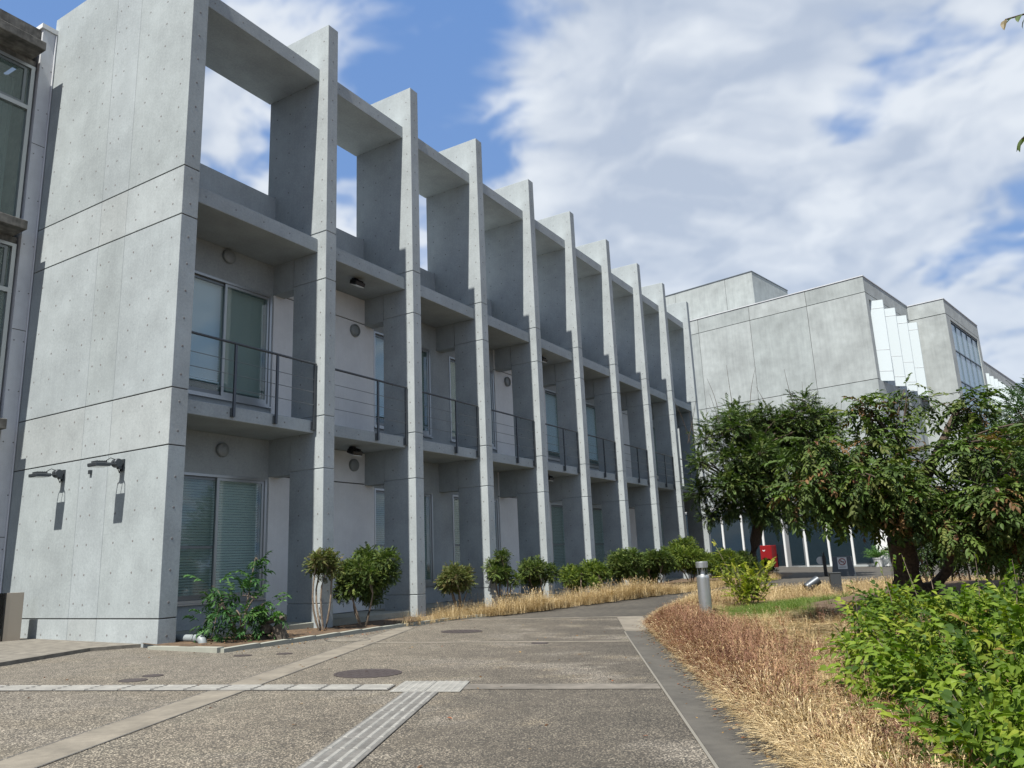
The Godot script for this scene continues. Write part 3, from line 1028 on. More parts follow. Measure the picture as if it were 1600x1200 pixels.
# ---------------------------------------------------------------- building at the left edge
func left_building() -> void:
	var B := thing("glazed_building", "older building at the left edge with weathered concrete ledges and large windows", "building")
	var st := mb()
	box(st, Vector3(-4.2, 0.0, 0.004), Vector3(-4.5, 11.52, 0.262))
	part("metal_panel", st, M.sheet_metal, B)
	st = mb()
	for y in [1.9, 5.5, 9.1]:
		box(st, Vector3(-4.199, y - 0.006, 0.0), Vector3(-4.1975, y + 0.006, 0.264))
	part("panel_joint", st, M.groove, B)
	st = mb()
	var y := 0.8
	while y < 11.4:
		for z in [0.05, 0.21]:
			plug(st, Vector3(-4.2, y, z), Vector3.RIGHT, 0.012)
		y += 0.9
	part("fasteners", st, M.plug, B).set_meta("kind", "stuff")
	st = mb(); box(st, Vector3(-4.17, 11.525, -0.02), Vector3(-4.6, 11.62, 0.30)); part("cap", st, M.white_paint, B)
	# corner flashing strip down the joint with the end wall
	st = mb(); tube(st, [Vector3(-4.185, 0.2, 0.02), Vector3(-4.185, 11.5, 0.02)], [0.016, 0.016], 8); part("flashing", st, M.sheet_metal, B)
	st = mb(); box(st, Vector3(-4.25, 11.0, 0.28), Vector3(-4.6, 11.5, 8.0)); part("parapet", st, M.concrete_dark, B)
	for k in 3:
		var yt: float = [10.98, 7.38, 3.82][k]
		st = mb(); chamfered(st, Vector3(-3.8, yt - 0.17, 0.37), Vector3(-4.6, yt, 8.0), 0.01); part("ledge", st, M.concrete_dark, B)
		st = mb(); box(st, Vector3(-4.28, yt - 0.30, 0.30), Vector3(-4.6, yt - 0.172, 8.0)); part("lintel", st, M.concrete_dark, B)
	for k in 3:
		var y1: float = [10.68, 7.08, 3.52][k]
		var y0: float = [7.385, 3.825, 0.35][k]
		var tr := y1 - 0.88
		for c in 3:
			var za := 0.30 + c * 2.4
			var zb := za + 2.4
			st = mb()
			var x := -4.26
			box(st, Vector3(x, y0, za + 0.002), Vector3(x - 0.12, y1, za + 0.07))
			box(st, Vector3(x, y0, zb - 0.05), Vector3(x - 0.12, y1, zb - 0.002))
			box(st, Vector3(x, y1 - 0.06, za + 0.07), Vector3(x - 0.12, y1, zb - 0.05))
			box(st, Vector3(x, tr - 0.04, za + 0.07), Vector3(x - 0.12, tr + 0.04, zb - 0.05))
			box(st, Vector3(x, y0, za + 0.07), Vector3(x - 0.12, y0 + 0.06, zb - 0.05))
			var W := part("window", st, M.aluminium, B)
			st = mb()
			box(st, Vector3(x - 0.03, tr + 0.05, za + 0.13), Vector3(x - 0.08, y1 - 0.07, za + 0.18))
			box(st, Vector3(x - 0.03, tr + 0.05, za + 0.18), Vector3(x - 0.08, tr + 0.10, zb - 0.1))
			box(st, Vector3(x - 0.03, y1 - 0.12, za + 0.18), Vector3(x - 0.08, y1 - 0.07, zb - 0.1))
			part("sash", st, M.steel, W)
			st = mb(); box(st, Vector3(x - 0.05, tr + 0.04, za + 0.07), Vector3(x - 0.056, y1 - 0.06, zb - 0.05)); part("pane", st, M.glass_left, W)
			st = mb(); box(st, Vector3(x - 0.05, y0 + 0.06, za + 0.07), Vector3(x - 0.056, tr - 0.04, zb - 0.05)); part("pane", st, M.glass_left, W)
		# room behind
		st = mb(); box(st, Vector3(-4.62, y0 - 0.2, 0.27), Vector3(-8.0, y0 - 0.02, 8.0)); part("inner_floor", st, M.interior_light, B)
		st = mb(); tube(st, [Vector3(-5.6, y0 - 0.02, 1.2), Vector3(-5.6, y1 + 0.1, 1.2)], [0.16, 0.16], 16); part("column", st, M.white_paint, B)
		st = mb()
		for i in 14:
			box(st, Vector3(-4.75 - 0.03 * (i % 2), y0, 0.42 + 0.05 * i), Vector3(-4.79 - 0.03 * (i % 2), y1 - 0.1, 0.465 + 0.05 * i))
		part("curtain", st, M.blind, B)
	st = mb(); box(st, Vector3(-8.0, 0, 0.27), Vector3(-8.2, 11.4, 8.0)); part("rear_wall", st, M.interior_light, B)
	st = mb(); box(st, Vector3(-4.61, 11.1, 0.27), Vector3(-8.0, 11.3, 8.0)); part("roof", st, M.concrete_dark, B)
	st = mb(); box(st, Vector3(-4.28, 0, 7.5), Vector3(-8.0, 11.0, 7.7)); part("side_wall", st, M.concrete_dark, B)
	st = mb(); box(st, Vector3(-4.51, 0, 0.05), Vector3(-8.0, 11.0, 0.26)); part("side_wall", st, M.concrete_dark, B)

# ---------------------------------------------------------------- large building at the end of the path
func far_building() -> void:
	var B := thing("concrete_hall", "large blotchy concrete building with white louvres beyond the trees at the end of the path", "building", Vector3(6.2, 0, -34.5), deg_to_rad(-11))
	var st: SurfaceTool
	var xs := [0.0, -3.0, -6.22, -9.4, -12.6, -15.8, -19.0]
	var ys := [3.6, 4.7, 9.2, 13.71, 14.56]
	st = mb(); box(st, Vector3(-0.02, 3.61, -0.02), Vector3(-18.98, 14.5, -0.3)); part("front_wall", st, M.groove, B)
	for i in 6:
		for j in 4:
			st = mb()
			box(st, Vector3(xs[i] - (0.012 if i else 0.0), ys[j] + 0.016, 0), Vector3(xs[i + 1] + 0.012, ys[j + 1] - 0.016, -0.31))
			part("wall_panel", st, [M.concrete_old, M.concrete_old2][(i + j) % 2], B)
	# east side of the first block: parapet, sill wall, jambs and a deep opening with louvres
	st = mb(); box(st, Vector3(-0.001, 13.726, -0.312), Vector3(-0.3, 14.545, -7.39)); part("wall_panel", st, M.concrete_old, B)
	st = mb(); box(st, Vector3(-0.001, 13.43, -0.312), Vector3(-0.3, 13.694, -7.39)); part("wall_panel", st, M.concrete_old, B)
	st = mb(); box(st, Vector3(-0.001, 9.22, -0.312), Vector3(-0.5, 13.428, -0.46)); part("wall_panel", st, M.concrete_old, B)
	st = mb(); box(st, Vector3(-0.001, 4.7, -0.312), Vector3(-0.5, 9.18, -7.39)); part("wall_panel", st, M.concrete_old, B)
	st = mb(); box(st, Vector3(-0.001, 0.0, -0.312), Vector3(-0.5, 4.67, -7.39)); part("wall_panel", st, M.concrete_old, B)
	st = mb(); box(st, Vector3(-1.0, 9.0, -0.32), Vector3(-1.1, 13.6, -7.39)); part("recessed_glazing", st, M.glass_blue, B)
	st = mb(); box(st, Vector3(-0.02, 9.0, -0.32), Vector3(-1.0, 9.17, -7.39)); part("recess_floor", st, M.concrete_old, B)
	for k in 4:
		var z := -1.05 - 1.98 * k
		st = mb()
		hexa(st, [Vector3(-0.3, 9.22, z + 0.42), Vector3(0.45, 9.15, z - 0.02), Vector3(-0.3, 13.42, z + 0.30), Vector3(0.45, 13.44, z - 0.12), Vector3(-0.3, 9.22, z + 0.34), Vector3(0.45, 9.15, z - 0.10), Vector3(-0.3, 13.42, z + 0.22), Vector3(0.45, 13.44, z - 0.20)])
		var lv := part("louvre", st, M.louvre, B)
		for f in [0.12, 0.38, 0.9]:
			st = mb()
			var p0 := Vector3(-0.3, 9.22, z + 0.422).lerp(Vector3(-0.3, 13.42, z + 0.302), f)
			var p1 := Vector3(0.45, 9.15, z - 0.018).lerp(Vector3(0.45, 13.44, z - 0.118), f)
			tube(st, [p0, p1], [0.012, 0.012], 4)
			part("seam", st, M.sheet_metal, lv)
	# second block
	st = mb(); box(st, Vector3(1.9, 13.69, -7.4), Vector3(-0.4, 14.52, -7.7)); part("wall_panel", st, M.concrete_old, B)
	st = mb(); box(st, Vector3(1.9, 9.16, -7.4), Vector3(-0.4, 13.65, -7.7)); part("wall_panel", st, M.concrete_old, B)
	st = mb(); box(st, Vector3(1.9, 4.7, -7.4), Vector3(-0.4, 9.12, -7.7)); part("wall_panel", st, M.concrete_old, B)
	st = mb(); box(st, Vector3(1.9, 0, -7.4), Vector3(-0.4, 4.66, -7.7)); part("wall_panel", st, M.concrete_old, B)
	st = mb(); box(st, Vector3(1.899, 13.69, -7.702), Vector3(1.6, 14.51, -15.1)); part("wall_panel", st, M.concrete_old, B)
	st = mb(); box(st, Vector3(1.899, 13.48, -7.702), Vector3(1.6, 13.655, -15.1)); part("wall_panel", st, M.concrete_old, B)
	st = mb(); box(st, Vector3(1.899, 0, -7.702), Vector3(1.6, 13.478, -8.3)); part("wall_panel", st, M.concrete_old, B)
	st = mb(); box(st, Vector3(1.899, 0, -14.75), Vector3(1.6, 13.478, -15.1)); part("wall_panel", st, M.concrete_old, B)
	st = mb(); box(st, Vector3(1.899, 0, -8.302), Vector3(1.6, 4.8, -14.748)); part("wall_panel", st, M.concrete_old, B)
	st = mb(); box(st, Vector3(1.898, 0, -15.102), Vector3(-0.4, 14.5, -15.4)); part("wall_panel", st, M.concrete_old, B)
	st = mb()
	for k in 6:
		var z := -8.31 - 1.287 * k
		box(st, Vector3(1.85, 4.8, z), Vector3(1.75, 13.47, z - 0.05))
	for y in [4.85, 6.4, 8.15, 9.95, 11.75, 13.42]:
		box(st, Vector3(1.852, y - 0.03, -8.3), Vector3(1.752, y + 0.03, -14.75))
	var cw := part("curtain_wall", st, M.mullion, B)
	for k in 5:
		for j in 5:
			var yy := [4.88, 6.43, 8.18, 9.98, 11.78, 13.39]
			var z := -8.36 - 1.287 * k
			st = mb(); box(st, Vector3(1.81, yy[j], z), Vector3(1.79, yy[j + 1] - 0.06, z - 1.237)); part("pane", st, M.glass_blue, cw)
	# wing farther back with its row of louvres
	st = mb(); box(st, Vector3(0.4, 13.0, -15.41), Vector3(0.0, 13.9, -46)); part("wing_parapet", st, M.concrete_old, B)
	st = mb(); box(st, Vector3(-0.4, 0, -15.41), Vector3(-0.7, 13.0, -46)); part("wing_wall", st, M.glass_blue, B)
	st = mb(); box(st, Vector3(0.39, 0, -15.41), Vector3(-0.39, 8.2, -46)); part("wing_wall", st, M.concrete_old, B)
	for k in 20:
		var z := -16.0 - 1.4 * k
		st = mb(); hexa(st, [Vector3(0.3, 8.2, z + 0.2), Vector3(0.75, 8.2, z), Vector3(0.3, 12.9, z), Vector3(0.75, 12.8, z - 0.1), Vector3(0.3, 8.2, z + 0.12), Vector3(0.75, 8.2, z - 0.08), Vector3(0.3, 12.9, z - 0.08), Vector3(0.75, 12.8, z - 0.18)]); part("louvre", st, M.louvre, B)
	# copings
	for c in [[Vector3(0.03, 14.552, 0.03), Vector3(-19.0, 14.60, -0.34)], [Vector3(0.028, 14.548, -0.342), Vector3(-0.34, 14.59, -7.37)], [Vector3(1.93, 14.522, -7.37), Vector3(-0.35, 14.57, -7.72)], [Vector3(1.928, 14.515, -7.722), Vector3(1.57, 14.56, -15.4)], [Vector3(0.43, 13.902, -15.42), Vector3(-0.1, 13.95, -46)]]:
		st = mb(); box(st, c[0], c[1]); part("coping", st, M.sheet_metal, B)
	# rooftop box
	st = mb(); box(st, Vector3(-7.55, 14.0, -4.02), Vector3(-18.9, 18.0, -9.3)); part("rooftop_box", st, M.groove, B)
	var px := [-7.53, -9.36, -12.95, -16.0, -19.0]
	for i in 4:
		st = mb(); box(st, Vector3(px[i] - (0.012 if i else 0.0), 14.0, -4.0), Vector3(px[i + 1] + 0.012, 18.02, -4.2)); part("wall_panel", st, M.concrete_old, B)
	st = mb(); box(st, Vector3(-7.531, 14.0, -4.202), Vector3(-7.7, 18.015, -9.35)); part("wall_panel", st, M.concrete_old, B)
	st = mb(); box(st, Vector3(-7.5, 18.021, -3.97), Vector3(-19.03, 18.07, -9.38)); part("coping", st, M.steel, B)
	# roofs and back
	st = mb(); box(st, Vector3(-0.32, 14.2, -0.33), Vector3(-18.9, 14.4, -30)); part("roof", st, M.concrete_old, B)
	st = mb(); box(st, Vector3(1.59, 14.2, -7.72), Vector3(-0.31, 14.38, -15.09)); part("roof", st, M.concrete_old, B)
	st = mb(); box(st, Vector3(-18.99, 0, -0.33), Vector3(-19.2, 14.4, -30)); part("side_wall", st, M.concrete_old, B)
	# ground floor: glazing between white posts, door, soffit, floor
	st = mb(); box(st, Vector3(-0.02, 3.45, 0.0), Vector3(-18.9, 3.598, -3)); part("soffit", st, M.white_paint, B)
	st = mb(); box(st, Vector3(-0.5, 0.0, -3.0), Vector3(-18.9, 3.44, -3.2)); part("inner_wall", st, M.interior, B)
	st = mb(); box(st, Vector3(0.0, 0.0, 0.0), Vector3(-1.12, 3.44, -0.3)); part("wall_panel", st, M.panel_white, B)
	st = mb(); box(st, Vector3(-1.12, 0.0, 0.05), Vector3(-18.9, 0.27, -3.0)); part("base_slab", st, M.concrete_old, B)
	var posts := [-1.16, -2.31, -3.46, -4.62, -5.72, -6.86, -8.0, -9.15, -10.3, -11.45, -12.6, -13.75, -14.9, -16.0, -17.2, -18.4]
	for i in posts.size():
		st = mb(); box(st, Vector3(posts[i] - 0.05, 0.272, 0.02), Vector3(posts[i] + 0.05, 3.445, -0.10)); part("post", st, M.white_paint, B)
		if i < posts.size() - 1:
			st = mb()
			box(st, Vector3(posts[i] - 0.051, 0.272, -0.02), Vector3(posts[i + 1] + 0.051, 0.33, -0.08))
			box(st, Vector3(posts[i] - 0.051, 3.36, -0.02), Vector3(posts[i + 1] + 0.051, 3.443, -0.08))
			if i == 3:
				box(st, Vector3(posts[i] - 0.051, 0.33, -0.02), Vector3(posts[i] - 0.14, 3.36, -0.08))
				box(st, Vector3(posts[i + 1] + 0.24, 0.33, -0.02), Vector3(posts[i + 1] + 0.051, 3.36, -0.08))
				box(st, Vector3(posts[i] - 0.14, 2.5, -0.02), Vector3(posts[i + 1] + 0.24, 2.6, -0.08))
			var fr := part("door_frame" if i == 3 else "glazing_frame", st, M.aluminium, B)
			st = mb(); box(st, Vector3(posts[i] - 0.052, 0.33, -0.046), Vector3(posts[i + 1] + 0.052, 3.36, -0.054)); part("pane", st, M.glass_dark, fr)

# ---------------------------------------------------------------- small things by the path
func furniture() -> void:
	var bx := 5.5
	var bz := -6.7
	var L := thing("bollard_light", "silver cylindrical bollard light in the dry grass beside the path", "bollard", Vector3(bx, hgt(bx, bz), bz))
	var st := mb()
	lathe(st, [Vector2(0.112, -0.05), Vector2(0.112, 0.66), Vector2(0.107, 0.685), Vector2(0.085, 0.705), Vector2(0.04, 0.712), Vector2(0, 0.712)], Transform3D(), 32); part("shaft", st, M.aluminium, L)
	st = mb(); lathe(st, [Vector2(0.05, 0.70), Vector2(0.03, 0.735), Vector2(0.012, 0.82), Vector2(0, 0.82)], Transform3D(), 20); part("reflector", st, M.white_paint, L)
	for k in 4:
		var a := PI / 4 + k * PI / 2
		st = mb(); tube(st, [Vector3(0.088 * cos(a), 0.67, 0.088 * sin(a)), Vector3(0.088 * cos(a), 0.83, 0.088 * sin(a))], [0.009, 0.009], 8); part("strut", st, M.steel, L)
	st = mb(); lathe(st, [Vector2(0, 0.818), Vector2(0.104, 0.818), Vector2(0.106, 0.822), Vector2(0.106, 0.906), Vector2(0.10, 0.912), Vector2(0, 0.914)], Transform3D(), 32); part("cap", st, M.aluminium, L)
	L.scale = Vector3(0.98, 1.1, 0.98)
	# garden spotlight and its control box
	var gx := 6.35
	var gz := -11.6
	L = thing("garden_spotlight", "small dark cylindrical spotlight tilted up in the dry grass", "spotlight", Vector3(gx, bed_y(gx, gz), gz), 0.6)
	st = mb(); tube(st, [Vector3(0, -0.1, 0), Vector3(0, 0.24, 0)], [0.018, 0.018], 8); part("stake", st, M.black, L)
	st = mb(); box(st, Vector3(-0.05, 0.18, -0.015), Vector3(0.05, 0.27, 0.015)); part("bracket", st, M.black, L)
	st = mb(); lathe(st, [Vector2(0, -0.17), Vector2(0.09, -0.165), Vector2(0.098, -0.14), Vector2(0.098, 0.17), Vector2(0.092, 0.17), Vector2(0.088, 0.15)], Transform3D(Basis(Vector3.BACK, -1.05), Vector3(0, 0.33, 0)), 24); part("lamp_head", st, M.dark_steel, L)
	st = mb(); lathe(st, [Vector2(0.089, 0.15), Vector2(0, 0.152)], Transform3D(Basis(Vector3.BACK, -1.05), Vector3(0, 0.33, 0)), 24); part("lens", st, M.lens, L)
	gx = 6.86
	gz = -11.5
	L = thing("control_box", "dark upright electrical box on a pale concrete foot behind the young vines", "electrical box", Vector3(gx, bed_y(gx, gz), gz), 0.35)
	st = mb(); chamfered(st, Vector3(-0.11, 0.02, -0.08), Vector3(0.11, 0.55, 0.08), 0.006); part("cabinet", st, M.dark_steel, L)
	st = mb(); chamfered(st, Vector3(-0.12, -0.1, -0.1), Vector3(0.12, 0.02, 0.1), 0.01); part("foot", st, M.kerb, L)
	st = mb(); box(st, Vector3(-0.12, 0.551, -0.09), Vector3(0.12, 0.565, 0.09)); part("lid", st, M.steel, L)
	# intercom post and notice block by the entrance
	gx = 4.4
	gz = -24.4
	L = thing("intercom_post", "short black post with a white disc beside the dark notice block", "post", Vector3(gx, hgt(gx, gz), gz), 0.2)
	st = mb(); chamfered(st, Vector3(-0.06, -0.05, -0.08), Vector3(0.06, 0.74, 0.08), 0.006); part("shaft", st, M.black, L)
	st = mb(); box(st, Vector3(-0.03, 0.74, -0.05), Vector3(0.03, 0.86, 0.05)); part("cap", st, M.black, L)
	st = mb(); lathe(st, [Vector2(0, -0.02), Vector2(0.14, -0.015), Vector2(0.14, 0.015), Vector2(0, 0.02)], Transform3D(Basis(Vector3.RIGHT, PI / 2), Vector3(-0.13, 0.57, 0.02)), 20); part("disc", st, M.white_paint, L)
	gx = 5.0
	gz = -24.6
	L = thing("notice_block", "dark grey block with a white notice and red ring in front of the entrance glazing", "sign block", Vector3(gx, hgt(gx, gz), gz), 0.1)
	st = mb()
	hexa(st, [Vector3(-0.40, -0.02, -0.26), Vector3(0.40, -0.02, -0.26), Vector3(-0.31, 0.70, -0.2), Vector3(0.31, 0.70, -0.2), Vector3(-0.40, -0.02, 0.26), Vector3(0.40, -0.02, 0.26), Vector3(-0.31, 0.70, 0.2), Vector3(0.31, 0.70, 0.2)])
	part("body", st, M.dark_steel, L)
	var tf := Transform3D(Basis(Vector3.RIGHT, -0.083), Vector3(0.0, 0.46, 0.222))
	st = mb(); obox(st, tf, Vector3(0.32, 0.42, 0.006)); var np := part("notice", st, M.white_paint, L)
	st = mb()
	for k in 24:
		var a := TAU * k / 24
		obox(st, tf * Transform3D(Basis(Vector3.BACK, a), Vector3(cos(a) * 0.11, 0.05 + sin(a) * 0.11, 0.005)), Vector3(0.03, 0.031, 0.004))
	obox(st, tf * Transform3D(Basis(Vector3.BACK, 0.78), Vector3(0, 0.05, 0.007)), Vector3(0.025, 0.21, 0.004))
	part("prohibition_ring", st, M.red, np)
	st = mb(); obox(st, tf * Transform3D(Basis(), Vector3(0, 0.05, 0.005)), Vector3(0.13, 0.025, 0.004)); part("notice_symbol", st, M.black, np)
	st = mb(); obox(st, tf * Transform3D(Basis(), Vector3(0, -0.14, 0.005)), Vector3(0.24, 0.018, 0.004)); part("notice_line", st, M.dark_steel, np)
	# red cabinet in front of the glazing
	var rb := Basis(Vector3.UP, deg_to_rad(-11))
	var rp := Vector3(6.2, 0.27, -34.5) + rb * Vector3(-6.42, 0, 0.5)
	L = thing("red_cabinet", "red metal cabinet standing against the entrance glazing behind the dark tree", "cabinet", rp, deg_to_rad(-11))
	st = mb(); chamfered(st, Vector3(-0.31, 0.0, -0.3), Vector3(0.31, 1.14, 0.3), 0.015); part("body", st, M.red, L)
	st = mb(); box(st, Vector3(-0.28, 0.06, 0.301), Vector3(0.28, 1.09, 0.315)); part("door", st, M.red, L)
	st = mb()
	for s in [-1, 1]:
		obox(st, Transform3D(Basis(Vector3.BACK, 0.7 * s), Vector3(0.03 * s - 0.1, 0.88, 0.318)), Vector3(0.085, 0.04, 0.006))
	part("emblem", st, M.white_paint, L)
	# planters by the white wall
	for k in 2:
		var pp := Vector3(6.2, 0.0, -34.5) + rb * Vector3(-1.0 + 0.75 * k, 0, 0.6)
		var gy := hgt(pp.x, pp.z)
		L = thing("planter", ["white pot of fern-like greenery by the white wall, left of two", "white pot of leafy greenery by the white wall, right of two"][k], "planter", Vector3(pp.x, gy, pp.z))
		st = mb(); lathe(st, [Vector2(0.18, 0), Vector2(0.24, 0.38), Vector2(0.26, 0.38), Vector2(0.26, 0.42), Vector2(0.22, 0.42), Vector2(0.0, 0.38)], Transform3D(), 20); part("pot", st, M.white_paint, L)
		var xf := []
		var co := []
		for i in 60:
			var d := Vector3(rng.randf_range(-1, 1), rng.randf_range(0.4, 1.6), rng.randf_range(-1, 1))
			xf.append(aim(Vector3(0, 0.4, 0), d, rng.randf_range(0.8, 1.3)))
			co.append(pick([lit(0.10, 0.19, 0.05), lit(0.07, 0.15, 0.04)]))
		scatter("foliage", spray_mesh(0.5, 10, 0.12, 0.035, 0.8, 0.2, 2, 90 + k), M.leaf, xf, co, L)
	# white pipe elbow at the corner
	L = thing("drain_pipe", "white plastic pipe elbow coming out of the planting strip at the building corner", "pipe")
	st = mb()
	var pts := []
	var rad := []
	for i in 9:
		var a := PI / 2 * i / 8
		pts.append(Vector3(0.27 + 0.09 * sin(a), 0.285 - 0.09 * (1 - cos(a)), -0.46))
		rad.append(0.058)
	pts.insert(0, Vector3(0.18, 0.285, -0.46)); rad.insert(0, 0.052)
	pts.insert(0, Vector3(-0.3, 0.285, -0.46)); rad.insert(0, 0.052)
	pts.append(Vector3(0.36, 0.12, -0.46)); rad.append(0.058)
	tube(st, pts, rad, 16)
	part("elbow", st, M.pvc, L)
	for p in [[Vector3(0.215, 0.285, -0.46), Vector3(0.265, 0.285, -0.46)], [Vector3(0.36, 0.185, -0.46), Vector3(0.36, 0.13, -0.46)]]:
		st = mb(); tube(st, [p[0], p[1]], [0.064, 0.064], 16); part("collar", st, M.pvc, L)

# ---------------------------------------------------------------- plants
func shrub(called: String, label: String, at: Vector2, wide: float, high: float, clear: float, mesh: Mesh, pal: Array, dens: float, stems: int, group := "shrubs in front of the finned facade") -> void:
	var y := hgt(at.x, at.y) + 0.05
	var root := thing(called, label, "shrub", Vector3(at.x, y, at.y), 0.0, group)
	var wood := mb()
	var clumps := []
	var n := 5 if wide < 1.0 else 8
	var forks := []
	for i in stems:
		var a := TAU * i / stems + rng.randf()
		var top := Vector3(cos(a) * wide * 0.22, clear + (high - clear) * 0.3, sin(a) * wide * 0.22)
		var p := branch(wood, Vector3(cos(a) * 0.04, -0.05, sin(a) * 0.04), top, 0.02, 0.011, 0.12, 5)
		forks.append(p[5])
		forks.append(p[4])
	for i in n:
		var a := TAU * i / n + rng.randf() * 0.8
		var r := wide * (0.24 if i > 0 else 0.0)
		var rr := wide * rng.randf_range(0.22, 0.30)
		var h := high - clear
		clumps.append([cos(a) * r, clear + h * rng.randf_range(0.30, 0.74), sin(a) * r, minf(rr, h * 0.45)])
	clumps.append([0, high - wide * 0.24, 0, wide * 0.23])
	crown(root, wood, forks, broken_up(clumps, 3, 0.58, 0.85), [mesh], M.leaf, pal, dens * 0.95, 1.0, 0.012, 0.25, 0.3)
	part("stem", wood, M.bark_pale, root)

func plants() -> void:
	rng.seed = 4242
	# shrubs along the facade
	var small := spray_mesh(0.10, 9, 0.030, 0.018, 0.5, 0.015, 2, 7)
	var green := [lit(0.10, 0.145, 0.035), lit(0.07, 0.11, 0.03), lit(0.135, 0.17, 0.045), lit(0.05, 0.08, 0.025)]
	var olive := [lit(0.12, 0.14, 0.045), lit(0.09, 0.115, 0.04), lit(0.13, 0.11, 0.045), lit(0.15, 0.17, 0.055)]
	var bright := [lit(0.14, 0.19, 0.035), lit(0.18, 0.22, 0.04), lit(0.10, 0.15, 0.03), lit(0.07, 0.11, 0.03)]
	shrub("shrub", "thin leggy shrub with a flat olive top by the second fin", Vector2(0.35, -2.75), 0.62, 1.30, 0.82, small, olive, 6840, 4)
	shrub("shrub", "full dark green shrub on bare stems right of the leggy one", Vector2(0.35, -3.75), 1.08, 1.26, 0.24, small, green, 8740, 4)
	shrub("shrub", "round shrub with olive crown between the third and fourth fins", Vector2(0.35, -6.6), 0.95, 0.98, 0.26, small, olive, 7600, 5)
	shrub("shrub", "taller upright shrub in front of the fourth fin", Vector2(0.35, -8.35), 0.80, 1.28, 0.24, small, green, 7980, 4)
	shrub("shrub", "rounded shrub just right of the tall upright one", Vector2(0.5, -9.7), 0.92, 1.06, 0.26, small, green, 7600, 4)
	shrub("shrub", "low bright green shrub above the dry grass, left of the two low ones", Vector2(0.85, -11.0), 0.95, 0.84, 0.22, small, bright, 7600, 4)
	shrub("shrub", "low bright green shrub above the dry grass, right of the two low ones", Vector2(0.95, -12.0), 0.95, 0.9, 0.20, small, bright, 7600, 4)
	shrub("shrub", "darker shrub on two bare trunks near the end of the tall dry grass", Vector2(1.25, -13.3), 1.15, 1.2, 0.30, small, green, 7600, 3)
	shrub("shrub", "round green shrub with visible stems behind the path edge", Vector2(1.2, -15.6), 1.25, 1.1, 0.20, small, green, 7600, 5)
	shrub("shrub", "widest clipped bright shrub of the row, behind the bollard to its left", Vector2(1.35, -18.2), 1.7, 1.25, 0.15, small, bright, 7600, 5)
	shrub("shrub", "clipped shrub directly behind the bollard", Vector2(1.9, -19.9), 1.45, 1.08, 0.12, small, bright, 7600, 5)
	shrub("shrub", "dark clipped shrub at the foot of the dark tree", Vector2(2.35, -21.2), 1.0, 0.95, 0.12, small, green, 7600, 5)
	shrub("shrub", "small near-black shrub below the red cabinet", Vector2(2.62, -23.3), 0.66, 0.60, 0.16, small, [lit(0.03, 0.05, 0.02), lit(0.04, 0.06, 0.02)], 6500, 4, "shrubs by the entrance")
	# leafy plant and stump at the corner
	var lp := thing("leafy_plant", "bushy plant with long drooping dark green leaves by the building corner", "plant", Vector3(0.5, hgt(0.5, -0.97) + 0.04, -0.97))
	var wood := mb()
	var forks := []
	for i in 7:
		var a := TAU * i / 7.0
		var p := branch(wood, Vector3(0, -0.05, 0), Vector3(cos(a) * 0.28, rng.randf_range(0.35, 0.6), sin(a) * 0.28), 0.018, 0.009, 0.1)
		forks.append(p[5])
	var tall := branch(wood, Vector3.ZERO, Vector3(0.10, 1.15, -0.15), 0.018, 0.006, 0.05)
	forks.append(tall[4]); forks.append(tall[5])
	var clumps := [[0.0, 0.34, 0.0, 0.24], [0.22, 0.30, 0.18, 0.20], [0.30, 0.28, -0.30, 0.22], [-0.10, 0.50, 0.28, 0.19], [-0.28, 0.34, 0.30, 0.20], [0.05, 0.62, 0.02, 0.18], [0.08, 0.88, -0.12, 0.14], [0.12, 1.10, -0.18, 0.11], [-0.20, 0.78, 0.36, 0.13], [0.15, 0.18, -0.1, 0.22], [0.12, 0.50, -0.36, 0.16], [-0.05, 0.2, 0.4, 0.18]]
	var dark := [lit(0.045, 0.115, 0.035), lit(0.035, 0.09, 0.03), lit(0.065, 0.145, 0.045), lit(0.055, 0.12, 0.03)]
	crown(lp, wood, forks, clumps, [spray_mesh(0.20, 11, 0.085, 0.028, 0.9, 0.05, 4, 17)], M.leaf, dark, 430, 1.0, 0.009, 0.1, 0.2)
	part("stem", wood, M.bark_pale, lp)
	var sp := thing("tree_stump", "grey cut tree stump lying in the soil under the bushy plant", "stump", Vector3(0.85, hgt(0.85, -1.25) + 0.04, -1.25))
	var st := mb()
	tube(st, [Vector3(-0.12, 0.0, 0.05), Vector3(-0.10, 0.12, 0.04), Vector3(-0.05, 0.20, 0.0)], [0.13, 0.10, 0.08], 9)
	tube(st, [Vector3(0.12, 0.0, -0.05), Vector3(0.10, 0.12, -0.03), Vector3(0.07, 0.19, -0.02)], [0.13, 0.09, 0.08], 9)
	part("trunk", st, M.stump, sp)
	st = mb()
	tube(st, [Vector3(-0.18, 0.24, 0.06), Vector3(0.2, 0.30, -0.06)], [0.045, 0.04], 9)
	part("log", st, M.stump, sp)
	dark_tree()
	red_tree()
	edge_tree()
	back_hedge()
	hanging_branch()
	grasses()
	vines()
	litter()

